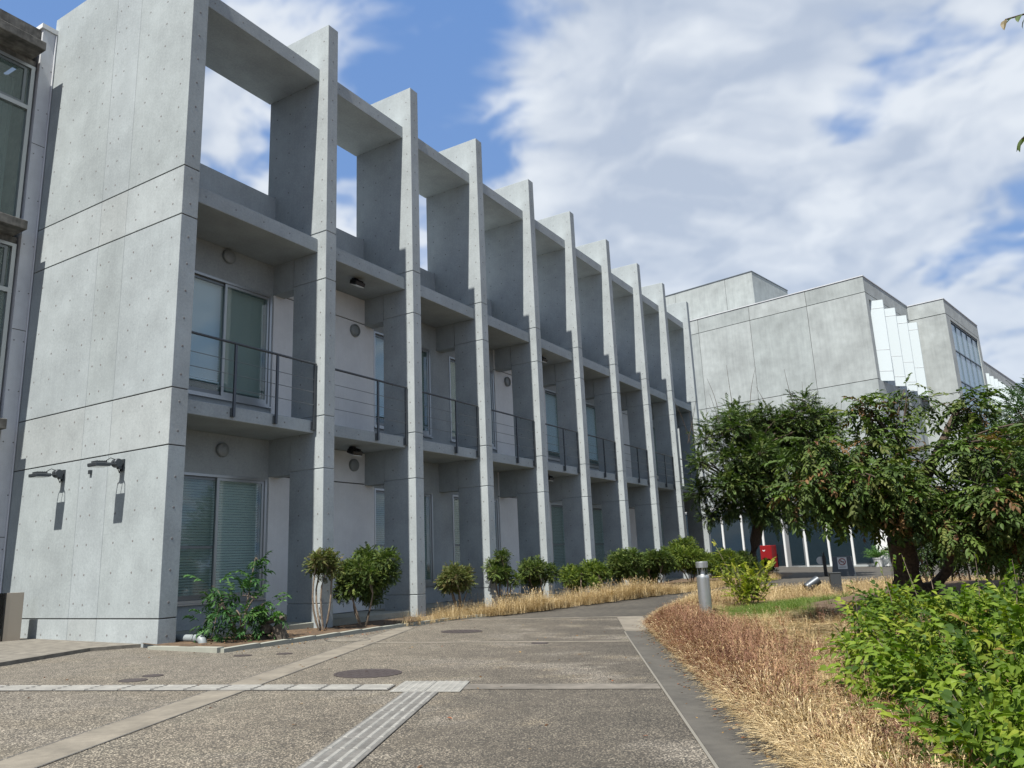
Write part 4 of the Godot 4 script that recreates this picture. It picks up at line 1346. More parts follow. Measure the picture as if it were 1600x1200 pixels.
func dark_tree() -> void:
	var base := Vector3(2.01, 0.10, -23.2)
	var t := thing("dark_tree", "dense dark green tree with one dark trunk in front of the last fins", "tree", base, 0.0, "trees by the path")
	var wood := mb()
	var pts := [Vector3(0, -0.1, 0), Vector3(0.05, 0.7, 0.02), Vector3(0.28, 1.4, 0.1), Vector3(0.45, 1.9, 0.2)]
	tube(wood, pts, [0.27, 0.23, 0.21, 0.2], 12)
	var forks := []
	for f in [Vector3(0.2, 3.4, 1.4), Vector3(1.0, 3.6, 0.9), Vector3(1.9, 3.3, 0.1), Vector3(0.9, 4.8, 1.1)]:
		var p := branch(wood, pts[3], f, 0.14, 0.07, 0.08, 8)
		forks.append(p[5]); forks.append(p[3])
	part("trunk", wood, M.bark, t)
	var abs_clumps := [[2.15, 5.87, -21.81, 0.84], [3.10, 6.06, -22.33, 0.96], [4.08, 5.77, -23.00, 0.96], [1.54, 4.90, -21.11, 0.75], [2.75, 4.67, -21.30, 1.15], [3.78, 4.28, -22.02, 1.15], [4.58, 5.04, -23.49, 0.84], [1.67, 3.48, -20.97, 0.88], [2.75, 3.4, -21.10, 0.95], [3.57, 3.35, -22.25, 0.95], [4.33, 3.38, -23.18, 0.82], [1.9, 2.35, -21.55, 0.66], [3.3, 2.35, -22.31, 0.66], [1.25, 2.55, -20.98, 0.5], [3.95, 2.4, -23.20, 0.6], [2.6, 2.9, -21.6, 0.9], [3.0, 4.0, -21.6, 1.0], [4.9, 4.3, -23.2, 0.9], [5.3, 5.3, -24.0, 0.7], [4.9, 3.1, -23.2, 0.8], [4.6, 6.1, -23.5, 0.7], [5.12, 5.80, -24.21, 0.53], [1.32, 4.40, -20.52, 0.42], [2.4, 5.2, -23.6, 1.1], [3.4, 4.6, -24.0, 1.1]]
	var clumps := []
	for c in abs_clumps:
		clumps.append([c[0] - base.x, c[1] - base.y, c[2] - base.z, c[3]])
	wood = mb()
	# thin bare shoots standing out of the top
	for i in 26:
		var c: Array = clumps[[0, 1, 2, 3, 6, 15, 17][rng.randi() % 7]]
		var p := Vector3(c[0], c[1], c[2]) + Vector3(rng.randf_range(-0.8, 0.8), 0.2, rng.randf_range(-0.5, 0.5))
		branch(wood, p, p + Vector3(rng.randf_range(-0.5, 0.6), rng.randf_range(0.9, 2.0), rng.randf_range(-0.3, 0.3)), 0.014, 0.005, 0.06, 3)
	var pal := [lit(0.085, 0.13, 0.038), lit(0.065, 0.105, 0.034), lit(0.12, 0.155, 0.045), lit(0.045, 0.075, 0.026)]
	crown(t, wood, forks, broken_up(clumps, 5, 0.40, 0.95), [spray_mesh(0.30, 12, 0.075, 0.045, 0.5, 0.06, 2, 31), spray_mesh(0.40, 14, 0.07, 0.042, 0.5, 0.05, 2, 32)], M.leaf, pal, 720, 1.0, 0.028, 0.05, 0.35, 0.75)
	part("branches", wood, M.bark, t)

func red_tree() -> void:
	var base := Vector3(8.80, 0.42, -5.49)
	var t := thing("reddening_tree", "broad low tree with large drooping leaves turning red, on the mound at right", "tree", base, 0.0, "trees by the path")
	var wood := mb()
	var A := func(x: float, y: float, z: float) -> Vector3: return Vector3(x, y, z) - base
	var trunk := [Vector3(0.0, -0.15, 0.0), A.call(8.81, 0.60, -5.45), A.call(8.83, 0.9, -5.38), A.call(8.82, 1.24, -5.16)]
	tube(wood, trunk, [0.25, 0.205, 0.18, 0.165], 12)
	var forks := []
	for f in [[8.55, 1.75, -4.6], [8.3, 2.0, -4.2], [9.1, 1.75, -5.08], [9.0, 2.4, -4.8], [9.57, 2.42, -5.3], [9.71, 2.89, -5.61]]:
		var p := branch(wood, trunk[3] if f[0] < 9.3 else A.call(9.1, 1.75, -5.08), A.call(f[0], f[1], f[2]), 0.085, 0.04, 0.08, 8)
		forks.append(p[5]); forks.append(p[3])
	# low limb that leaves the foot of the trunk and sweeps up to the right
	tube(wood, [A.call(8.86, 0.50, -5.50), A.call(9.12, 0.56, -5.55), A.call(9.31, 0.76, -5.46), A.call(9.46, 1.13, -5.22), A.call(9.68, 1.52, -4.77)], [0.11, 0.085, 0.07, 0.055, 0.04], 8)
	forks.append(A.call(9.68, 1.52, -4.77)); forks.append(A.call(9.46, 1.13, -5.22))
	part("trunk", wood, M.bark, t)
	var abs_clumps := [[8.03, 2.31, -3.81, 0.36], [8.21, 1.85, -4.04, 0.46], [7.90, 1.93, -3.60, 0.27], [8.48, 2.53, -4.38, 0.42], [8.62, 3.00, -4.70, 0.28], [8.96, 2.82, -4.71, 0.38], [9.21, 3.12, -5.13, 0.26], [8.99, 2.22, -4.41, 0.50], [8.64, 1.66, -4.11, 0.45], [9.14, 1.71, -4.40, 0.5], [9.56, 2.21, -4.87, 0.42], [9.76, 2.98, -5.62, 0.32], [9.98, 3.15, -5.71, 0.26], [9.96, 2.47, -5.40, 0.40], [9.79, 1.75, -4.53, 0.46], [10.23, 1.94, -4.39, 0.39], [10.13, 1.48, -4.33, 0.43], [9.51, 1.29, -4.49, 0.38], [9.97, 1.11, -4.57, 0.36], [8.53, 2.04, -3.59, 0.36], [10.46, 1.69, -4.47, 0.46], [10.77, 2.25, -4.99, 0.48], [8.6, 1.55, -4.5, 0.30], [9.25, 1.6, -4.75, 0.30], [9.4, 1.7, -5.4, 0.5], [9.9, 1.5, -5.6, 0.5]]
	var clumps := []
	for c in abs_clumps:
		clumps.append([c[0] - base.x, c[1] - base.y, c[2] - base.z, c[3]])
	wood = mb()
	var g := [lit(0.07, 0.11, 0.026), lit(0.055, 0.09, 0.024), lit(0.088, 0.128, 0.03), lit(0.062, 0.10, 0.026), lit(0.042, 0.07, 0.02), lit(0.10, 0.118, 0.032), lit(0.15, 0.088, 0.04), lit(0.08, 0.12, 0.03), lit(0.09, 0.115, 0.034), lit(0.066, 0.104, 0.026), lit(0.075, 0.115, 0.028), lit(0.055, 0.092, 0.024)]
	var xs := crown(t, wood, forks, broken_up(clumps, 4, 0.46, 0.85), [spray_mesh(0.30, 10, 0.095, 0.038, 0.9, 0.10, 4, 41), spray_mesh(0.24, 9, 0.078, 0.034, 1.0, 0.10, 4, 42)], M.leaf, g, 720, 1.0, 0.013, -0.21, 0.35, 0.8)
	part("branches", wood, M.bark, t)
	# the nearest leaves one by one
	var eye := Vector3(9.9448, 1.1466, 6.926) - base
	xs.sort_custom(func(a, b): return a.origin.distance_to(eye) < b.origin.distance_to(eye))
	var lm := leaf_mesh(0.12, 0.05, 0.8)
	var ms := []
	for c in [lit(0.07, 0.105, 0.026), lit(0.055, 0.09, 0.022), lit(0.16, 0.075, 0.042), lit(0.11, 0.09, 0.035), lit(0.08, 0.11, 0.03)]:
		ms.append(solid_leaf(c, Color(0.62, 0.72, 0.30)))
	ms.append(ms[0])
	for i in 160:
		var x: Transform3D = xs[i * 3]
		place("leaf", lm, ms[rng.randi() % 5], aim(x.origin + rand_dir() * 0.06, x.basis.z.normalized() + Vector3(rng.randf_range(-0.8, 0.8), rng.randf_range(-1.2, 0.1), rng.randf_range(-0.3, 0.8)), rng.randf_range(0.8, 1.15)), t)

func solid_leaf(c: Color, back: Color) -> StandardMaterial3D:
	# a leaf material of one colour; the tiny picture lets light through in the leaf's own colour
	var im := Image.create(4, 4, false, Image.FORMAT_RGB8)
	im.fill(c.linear_to_srgb())
	var m := mat(Color.WHITE, 0.45)
	m.albedo_texture = ImageTexture.create_from_image(im)
	m.cull_mode = BaseMaterial3D.CULL_DISABLED
	m.backlight_enabled = true
	m.backlight = back
	m.metallic_specular = 0.4
	return m

func edge_tree() -> void:
	var base := Vector3(11.2, 0.2, -12.4)
	var t := thing("small_leaved_tree", "green small-leaved tree cut off by the right edge, behind the reddening tree", "tree", base, 0.0, "trees by the path")
	var wood := mb()
	tube(wood, [Vector3(0, -0.2, 0), Vector3(-0.05, 0.9, 0.05), Vector3(0.0, 1.8, 0.2)], [0.14, 0.11, 0.09], 9)
	part("trunk", wood, M.bark, t)
	wood = mb()
	var clumps := []
	for c in [[10.74, 3.76, -11.98, 0.40], [10.45, 3.00, -12.01, 0.44], [10.87, 3.11, -12.23, 0.6], [11.30, 3.73, -12.32, 0.7], [10.57, 2.15, -11.11, 0.55], [10.34, 3.23, -11.88, 0.30], [11.03, 2.37, -11.33, 0.7], [11.8, 3.0, -12.4, 0.8]]:
		clumps.append([c[0] - base.x, c[1] - base.y, c[2] - base.z, c[3]])
	crown(t, wood, [Vector3(0, 1.8, 0.2)], clumps, [spray_mesh(0.32, 12, 0.06, 0.03, 0.4, 0.06, 2, 51)], M.leaf, [lit(0.05, 0.095, 0.035), lit(0.04, 0.08, 0.03), lit(0.065, 0.12, 0.04)], 750, 1.0, 0.022, 0.25, 0.25)
	part("branches", wood, M.bark, t)

func back_hedge() -> void:
	# a row of dark shrubs on pale stems behind the mound
	var pal := [lit(0.05, 0.085, 0.03), lit(0.035, 0.06, 0.022), lit(0.075, 0.115, 0.035), lit(0.028, 0.048, 0.02)]
	var mesh := spray_mesh(0.22, 10, 0.055, 0.03, 0.5, 0.04, 2, 61)
	var names := ["dark hedge shrub on many pale stems, nearest the trunk of the reddening tree", "dark hedge shrub behind the brown mound, in the middle of its row", "dark hedge shrub behind the mound at the right edge", "dark hedge shrub outermost at the right behind the mound"]
	for k in 4:
		var x: float = 8.95 + 0.62 * k
		var z: float = -8.9 - 0.2 * k
		var y := bed_y(x, z)
		var root := thing("hedge_shrub", names[k], "shrub", Vector3(x, y, z), 0.0, "hedge behind the mound")
		var wood := mb()
		var forks := []
		for i in 8:
			var d := Vector3(rng.randf_range(-0.35, 0.35), 0.55, rng.randf_range(-0.25, 0.35))
			branch(wood, d * Vector3(0.7, 0, 0.7) - Vector3(0, 0.05, 0), d, 0.018, 0.011, 0.05, 5)
			forks.append(d)
		crown(root, wood, forks, [[0.0, 0.75, 0.0, 0.36], [-0.25, 0.6, 0.15, 0.28], [0.25, 0.62, 0.1, 0.30], [0.0, 1.0, 0.05, 0.36], [0.2, 1.2, 0.0, 0.32], [-0.2, 1.15, 0.0, 0.3]], [mesh], M.leaf, pal, 1300, 1.0, 0.014, 0.2, 0.25)
		part("stem", wood, M.bark_pale, root)

func hanging_branch() -> void:
	var t := thing("hanging_branch", "leafy branch tips reaching in at the top right corner of the view", "branch")
	var wood := mb()
	var a := branch(wood, Vector3(12.2, 4.3, 1.6), Vector3(10.51, 4.45, 1.42), 0.02, 0.005, 0.03, 6)
	var b := branch(wood, Vector3(12.2, 4.3, 1.6), Vector3(10.48, 3.66, 1.30), 0.018, 0.005, 0.04, 6)
	tube(wood, [Vector3(12.2, 4.3, 1.6), Vector3(13.2, 4.0, 2.0), Vector3(13.6, 2.4, 2.3), Vector3(13.6, 0.0, 2.3)], [0.04, 0.06, 0.08, 0.11], 8)
	part("twig", wood, M.bark, t)
	var lm := leaf_mesh(0.125, 0.045, 0.7)
	var ms := [solid_leaf(lit(0.075, 0.11, 0.03), Color(0.7, 0.8, 0.3)), solid_leaf(lit(0.10, 0.14, 0.04), Color(0.7, 0.8, 0.3)), solid_leaf(lit(0.14, 0.11, 0.05), Color(0.7, 0.7, 0.3))]
	for pts in [a, b]:
		for i in 16:
			var k: float = i / 15.0
			var p: Vector3 = pts[5].lerp(pts[3], k)
			place("leaf", lm, ms[rng.randi() % 3], aim(p, Vector3(-1.2 if i % 2 else -0.3, rng.randf_range(-1.2, -0.3), rng.randf_range(-0.8, 0.8)), rng.randf_range(0.75, 1.1)), t)

func grass_tuft(n: int, h: float, spread: float, wide: float, head: int, seed_: int, radius := 0.06) -> Mesh:
	# head: 0 plain blades, 1 drooping ears, 2 loose seed wisps, 3 a flattened tangle
	var r := RandomNumberGenerator.new()
	r.seed = seed_
	var st := mb()
	for i in n:
		var a := r.randf() * TAU
		var out := Vector3(cos(a), 0, sin(a))
		var base := Vector3(r.randf_range(-radius, radius), 0.0, r.randf_range(-radius, radius))
		var hh := h * r.randf_range(0.5, 1.2)
		var lean := spread * r.randf_range(0.1, 1.3)
		var swirl := Vector3(-out.z, 0, out.x) * r.randf_range(-0.5, 0.5)
		if head == 3:
			base.y = r.randf_range(0.0, 0.09)
		var side := (out.cross(Vector3.UP) + Vector3.UP * r.randf_range(-0.5, 0.5)).normalized()
		var pts := []
		for k in 5:
			var t := k / 4.0
			if head == 3:
				pts.append(base + (out + swirl * t) * hh * t + Vector3.UP * (hh * (0.45 * lean * t * (1.0 - t) * 2.0)))
			else:
				pts.append(base + Vector3.UP * hh * (t - 0.38 * lean * t * t) + (out + swirl * t) * hh * lean * t * t)
		var nn := (out * r.randf_range(-0.6, 1.0) + Vector3.UP * 0.6 + swirl).normalized()
		for k in 4:
			var w0 := wide * (1.0 - k / 4.0) * 0.5 + 0.0005
			var w1 := wide * (1.0 - (k + 1) / 4.0) * 0.5 + 0.0005
			quad(st, pts[k] - side * w0, pts[k] + side * w0, pts[k + 1] + side * w1, pts[k + 1] - side * w1, nn)
		if head == 1:
			var d: Vector3 = (pts[4] - pts[3]).normalized()
			for k in 3:
				var q: Vector3 = pts[4] + d * 0.014 * k - Vector3.UP * 0.003 * k * k
				tri(st, q - side * 0.0035, q + side * 0.0035, q + d * 0.022 - Vector3.UP * 0.007, nn)
		elif head == 2:
			for k in 7:
				var q: Vector3 = pts[2].lerp(pts[4], r.randf())
				var d := rand_from(r) * 0.020
				tri(st, q, q + d + side * 0.002, q + d - side * 0.002 + Vector3.UP * 0.004, nn)
				tri(st, q + d * 0.8 - side * 0.003, q + d * 0.8 + side * 0.003, q + d * 1.4, nn)
	return st.commit()

func rand_from(r: RandomNumberGenerator) -> Vector3:
	return Vector3(r.randf_range(-1, 1), r.randf_range(-0.3, 1), r.randf_range(-1, 1))

func grasses() -> void:
	var n := FastNoiseLite.new()
	n.seed = 17
	n.frequency = 0.5
	var tall := grass_tuft(16, 0.30, 0.85, 0.0042, 1, 1)
	var low := grass_tuft(22, 0.25, 0.24, 0.0032, 3, 2, 0.10)
	var green := grass_tuft(14, 0.12, 0.9, 0.005, 0, 3)
	var wisp := grass_tuft(15, 0.23, 0.5, 0.0026, 2, 4, 0.07)
	var straw := [lit(0.50, 0.39, 0.215), lit(0.41, 0.315, 0.165), lit(0.60, 0.50, 0.31), lit(0.30, 0.225, 0.12)]
	var russet := [lit(0.27, 0.15, 0.10), lit(0.22, 0.125, 0.085), lit(0.35, 0.22, 0.135), lit(0.40, 0.28, 0.16), lit(0.18, 0.105, 0.075), lit(0.25, 0.135, 0.09)]
	var leafg := [lit(0.13, 0.20, 0.05), lit(0.10, 0.16, 0.04), lit(0.20, 0.22, 0.08)]
	# along the facade
	var xf := []
	var co := []
	for i in 5200:
		var z := -lerpf(4.2, 22.0, pow(rng.randf(), 1.15))
		var xe := lerp_table(KERB_X, z)
		var d := absf(rng.randfn(0, 0.34)) - 0.08
		if n.get_noise_2d(z * 3.0, 9.0) < -0.12 and rng.randf() < 0.75:
			continue
		var x := xe + 0.08 - d
		if x < 0.15 or (z > -6.5 and rng.randf() > smoothstep(-4.0, -6.5, z)):
			continue
		xf.append(Transform3D(Basis(Vector3.UP, rng.randf() * TAU).scaled(Vector3.ONE * rng.randf_range(0.4, 1.15) * (1.05 if z > -13 and z < -6.8 else 0.7) * (1.0 + 0.9 * n.get_noise_2d(z * 2.2, x))), Vector3(x, hgt(x, z) + 0.02, z)))
		co.append(pick(straw))
	tag(scatter("dry_grass", tall, M.straw, xf, co, self), "strip of tall straw-coloured dry grass along the foot of the finned facade", "grass")
	# the right-hand bed: straw, russet wisps and a green lawn patch
	var sets := [[[], []], [[], []], [[], []], [[], []]]
	for i in 60000:
		var s := lerpf(-4.6, 15.5, pow(rng.randf(), 1.15))
		var we := lerp_table(BED_EDGE, s)
		var into := pow(rng.randf(), 1.6) * 5.5
		var p := sw(s, we + 0.05 + into)
		if into > 0.9 and n.get_noise_2d(p.x * 5.0 + 40.0, p.y * 5.0) > 0.12 and s > 3.0 and rng.randf() < 0.7:
			continue
		var buried := false
		for h in HEAPS:
			if Vector2(p.x - h[0], p.y - h[2]).length() < h[3] * 0.85:
				buried = true
		if buried:
			continue
		var y := bed_y(p.x, p.y) - 0.01
		var v := n.get_noise_2d(p.x * 2.0, p.y * 2.0)
		var t := Transform3D(Basis(Vector3.UP, rng.randf() * TAU), Vector3(p.x, y, p.y))
		var k := rng.randf_range(0.7, 1.3)
		var lawn := 1.1 * exp(-(pow(s - 6.9, 2) / 3.6 + pow(into - 2.0, 2) / 1.3)) + 0.25 * exp(-pow(s - 7.5, 2) / 6.0) * smoothstep(0.8, 1.6, into)
		var rus := 1.15 * exp(-(pow(s - 2.9, 2) / 3.4 + pow(into - 0.35, 2) / 0.16)) + 0.8 * exp(-(pow(s - 6.0, 2) / 2.0 + pow(into - 0.25, 2) / 0.1)) + 0.55 * exp(-(pow(s - 0.2, 2) / 2.0 + pow(into - 0.1, 2) / 0.02))
		if mound(p.x, p.y) > 0.26 and rng.randf() < 0.96:
			continue
		if into > 2.6 and rng.randf() < 0.6:
			continue
		var which := 1
		if rng.randf() < lawn * 1.2 and s > 4.6:
			which = 2
		elif rng.randf() < rus * 1.05 + 0.02:
			which = 3
		elif rng.randf() < (0.10 + 0.2 * v if s < 9.5 else 0.5):
			which = 0
			k *= 0.62 if s < 9.5 else 0.85
		if which == 1 and into < 0.22:
			which = 0 if rng.randf() < 0.7 else 3
			k *= 0.7
		if which == 1 and rng.randf() < 0.04 + 0.16 * smoothstep(0.05, 0.3, n.get_noise_2d(p.x * 3.0 - 20.0, p.y * 3.0)):
			which = 2
		if Vector2(p.x - 5.5, p.y + 6.7).length() < 0.30 or (p - Vector2(5.75, -6.35)).length() < 0.28:
			k *= 0.45
		var edge_k := lerpf(0.55, 1.0, smoothstep(0.0, 0.25, into))
		t.basis = t.basis.scaled(Vector3(k, k * edge_k, k))
		sets[which][0].append(t)
		var c := pick([straw, straw, leafg, russet][which])
		if which == 1:
			c = c * lerpf(0.66, 1.12, smoothstep(-0.25, 0.3, v + (0.35 if s < 1.2 else 0.0)))
		sets[which][1].append(Color(c.r, c.g, c.b))
	var labels := ["long straw-coloured grass in the bed right of the path", "flattened straw-coloured grass covering the bed right of the path", "patch of short green grass between the bollard and the vines", "reddish brown seeding grass along the path edge before the bollard"]
	for k in 4:
		tag(scatter(["tall_dry_grass", "flat_dry_grass", "green_grass", "russet_grass"][k], [tall, low, green, wisp][k], M.straw if k != 2 else M.leaf_thin, sets[k][0], sets[k][1], self), labels[k], "grass")

const HEAPS := [[9.03, 0.26, -1.15, 0.22], [9.32, 0.36, -1.21, 0.26], [9.65, 0.43, -0.79, 0.25], [9.92, 0.43, -0.60, 0.27], [8.99, 0.23, -0.15, 0.17], [9.25, 0.23, 0.42, 0.26], [9.58, 0.26, 0.51, 0.29], [9.90, 0.28, 0.56, 0.31], [9.22, 0.17, 1.17, 0.16], [9.48, 0.17, 1.37, 0.24], [9.75, 0.21, 1.44, 0.27], [10.00, 0.25, 1.54, 0.29], [9.51, 0.09, 2.00, 0.17], [9.79, 0.13, 2.15, 0.23], [10.02, 0.19, 2.35, 0.28], [10.21, 0.37, 0.03, 0.34], [8.71, 0.30, -1.64, 0.14], [8.97, 0.40, -2.42, 0.24], [8.75, 0.38, -3.30, 0.17], [10.40, 0.32, 1.10, 0.39], [10.45, 0.26, 2.00, 0.39], [9.55, 0.35, -2.00, 0.26], [10.05, 0.40, -1.60, 0.34], [10.55, 0.40, -0.80, 0.43], [9.71, 0.07, 2.62, 0.19], [9.95, 0.09, 2.85, 0.22], [10.20, 0.17, 2.90, 0.29]]

func litter() -> void:
	# dead leaves blown against the kerb, the bed edge and over the paving
	var xf := []
	var co := []
	for i in 420:
		var p := sw(rng.randf_range(-3.5, 8.0), rng.randf_range(-4.0, 2.6))
		if i < 150:
			p = sw(rng.randf_range(-3.0, 7.0), 2.62 - absf(rng.randfn(0, 0.10)))
		elif i < 330:
			var z := rng.randf_range(-6.0, 0.0)
			p = Vector2(lerp_table(KERB_X, z) + (0.12 + absf(rng.randfn(0, 0.12)) if i < 230 else -rng.randf_range(0.1, 1.0)), z)
		var y := hgt(p.x, p.y) + (0.085 if i >= 230 and i < 330 else 0.008)
		xf.append(Transform3D(Basis(Vector3.UP, rng.randf() * TAU) * Basis(Vector3.RIGHT, rng.randf_range(-0.25, 0.25)), Vector3(p.x, y, p.y)).scaled_local(Vector3.ONE * rng.randf_range(0.4, 1.0)))
		co.append(pick([lit(0.16, 0.09, 0.04), lit(0.24, 0.16, 0.07), lit(0.10, 0.06, 0.035), lit(0.20, 0.08, 0.04)]))
	tag(scatter("leaf_litter", leaf_mesh(0.055, 0.028, 0.6), M.straw, xf, co, self), "small dead brown leaves scattered on the paving and along the kerb", "fallen leaves")

func vines() -> void:
	# yellow-green bush behind the bollard
	var bx := 5.8
	var bz := -8.25
	var root := thing("yellow_green_bush", "yellow-green bush with arching shoots just right of the bollard", "shrub", Vector3(bx, bed_y(bx, bz), bz))
	var wood := mb()
	var mesh := spray_mesh(0.24, 11, 0.06, 0.036, 0.7, 0.05, 4, 71)
	var xf := []
	var co := []
	var lime := [lit(0.26, 0.28, 0.035), lit(0.20, 0.24, 0.03), lit(0.33, 0.33, 0.05), lit(0.13, 0.165, 0.03)]
	for i in 26:
		var a := rng.randf() * TAU
		var r := rng.randf_range(0.1, 0.5)
		var tip := Vector3(cos(a) * r, rng.randf_range(0.28, 0.78), sin(a) * r)
		if i < 3:
			tip = [Vector3(-0.46, 1.15, 0.1), Vector3(-0.25, 0.95, 0.0), Vector3(0.50, 0.82, 0.05)][i]
		var p := branch(wood, Vector3(tip.x * 0.15, -0.03, tip.z * 0.15), tip, 0.008, 0.003, 0.12, 4)
		for q in range(2, 6):
			for k in (2 if i < 3 else 3):
				xf.append(aim(p[q] + rand_dir() * 0.04, (p[5] - p[3]).normalized() + rand_dir() * 0.9, rng.randf_range(0.6, 1.0) * (0.7 if i < 3 else 1.0)))
				co.append(pick(lime))
	scatter("foliage", mesh, M.leaf_thin, xf, co, root)
	part("stem", wood, M.bark_pale, root)
	# climbing plants heaped over the bed in the right foreground
	root = thing("vine_thicket", "heap of bright green heart-leaved climbing plants filling the right foreground", "climbing plant")
	wood = mb()
	var all := []
	var sprigs := [[[], []], [[], []], [[], []]]
	var pal := [lit(0.12, 0.185, 0.022), lit(0.15, 0.215, 0.026), lit(0.085, 0.145, 0.02), lit(0.19, 0.235, 0.030), lit(0.05, 0.095, 0.018), lit(0.10, 0.165, 0.02)]
	for h in HEAPS:
		var mid := Vector3(h[0], h[1], h[2])
		var rad: float = h[3]
		for i in int(760 * rad * rad) + 12:
			var d := rand_dir()
			if d.y < -0.2:
				d.y = -d.y
			var p := mid + d * Vector3(rad, rad * 0.85, rad) * (0.95 - 0.65 * pow(rng.randf(), 1.5))
			if p.y < bed_y(p.x, p.z):
				continue
			var dir := (Vector3(d.x, d.y * 0.7 + 0.25, d.z) + rand_dir() * 0.7).normalized()
			var xf1 := aim(p, dir, rng.randf_range(0.45, 1.05), rng.randf_range(-0.5, 0.5))
			var k := rng.randi() % 3
			sprigs[k][0].append(xf1)
			sprigs[k][1].append(pick(pal) if rng.randf() > 0.02 else lit(0.22, 0.16, 0.05))
			for q in 2:
				all.append(aim(p + dir * rng.randf_range(0.02, 0.22) + rand_dir() * 0.04, Vector3(d.x, 0, d.z) * 0.4 + Vector3(rng.randf_range(-0.6, 0.6), rng.randf_range(-1.2, -0.2), rng.randf_range(-0.6, 0.6)), rng.randf_range(0.5, 1.1), rng.randf_range(-0.6, 0.6)))
		for i in 5:
			var d := rand_dir()
			d.y = absf(d.y)
			branch(wood, Vector3(mid.x + d.x * 0.1, bed_y(mid.x, mid.z), mid.z + d.z * 0.1), mid + d * rad * rng.randf_range(0.9, 1.35), 0.006, 0.002, 0.14, 4)
	for k in 3:
		scatter("foliage", spray_mesh([0.30, 0.24, 0.34][k], [10, 9, 9][k], [0.082, 0.064, 0.098][k], [0.038, 0.030, 0.042][k], 1.0, [0.12, 0.06, 0.18][k], 4, 200 + k, true), M.leaf_thin, sprigs[k][0], sprigs[k][1], root)
	# shoots that stand up out of the heap
	for s in [[8.66, 0.5, -1.6, 0.28], [8.95, 0.75, -2.4, 0.25], [9.05, 0.6, -1.3, 0.35], [9.3, 0.72, -1.2, 0.3], [9.2, 0.8, -4.2, 0.5], [9.75, 0.8, -0.7, 0.2], [8.85, 0.35, 0.1, 0.15], [10.0, 0.8, -0.5, 0.15]]:
		var a := Vector3(s[0], s[1] - 0.2, s[2])
		var p := branch(wood, a, a + Vector3(rng.randf_range(-0.15, 0.1), s[3] + 0.25, rng.randf_range(-0.1, 0.1)), 0.005, 0.002, 0.08, 4)
		for i in 12:
			all.append(aim(p[1].lerp(p[5], i / 11.0), Vector3(rng.randf_range(-1, 1), rng.randf_range(-0.9, 0.3), rng.randf_range(-1, 1)), rng.randf_range(0.5, 0.9)))
	part("stem", wood, M.bark_pale, root)
	var eye := Vector3(9.9448, 1.1466, 6.926)
	all.sort_custom(func(a, b): return a.origin.distance_to(eye) < b.origin.distance_to(eye))
	var lm := leaf_mesh(0.095, 0.042, 1.1, true)
	var ms := []
	for c in pal:
		ms.append(solid_leaf(c, Color(0.78, 0.9, 0.32)))
	xf = []
	co = []
	var single := 0
	for i in all.size():
		if i % 4 == 0 and single < 300:
			single += 1
			place("leaf", lm, ms[rng.randi() % 6], all[i], root)
		else:
			xf.append(all[i])
			co.append(pick(pal))
	scatter("foliage", lm, M.leaf_thin, xf, co, root)

# ---------------------------------------------------------------- sky
const CLOUDS := [[-0.310, 0.557, -0.771, 9.0, 0.50], [-0.175, 0.535, -0.826, 9.0, 0.50], [-0.058, 0.543, -0.838, 8.0, 0.45], [-0.274, 0.433, -0.859, 9.0, 0.45], [-0.386, 0.424, -0.819, 6.0, 0.30], [-0.138, 0.389, -0.911, 8.0, 0.40], [-0.005, 0.380, -0.925, 6.0, 0.30], [0.011, 0.288, -0.958, 6.0, 0.12], [-0.677, 0.503, -0.537, 6.0, 0.55], [-0.602, 0.612, -0.513, 3.0, 0.20], [-0.283, 0.361, -0.889, 5.0, 0.35], [-0.510, 0.566, -0.647, 7.5, -0.62], [-0.480, 0.518, -0.708, 5.0, -0.45], [-0.541, 0.597, -0.592, 6.5, -0.60], [-0.457, 0.471, -0.755, 3.0, -0.30], [-0.426, 0.617, -0.662, 4.0, -0.35], [-0.025, 0.481, -0.876, 3.2, -0.95], [-0.095, 0.464, -0.881, 2.5, -0.85], [0.084, 0.487, -0.869, 3.0, -0.75], [-0.608, 0.449, -0.655, 4.0, -0.5], [-0.716, 0.582, -0.385, 5.0, -0.5], [-0.553, 0.402, -0.729, 3.0, -0.35], [0.052, 0.396, -0.917, 5.0, 0.25], [0.03, 0.30, -0.953, 4.0, -0.35], [0.075, 0.335, -0.94, 4.0, -0.3]]

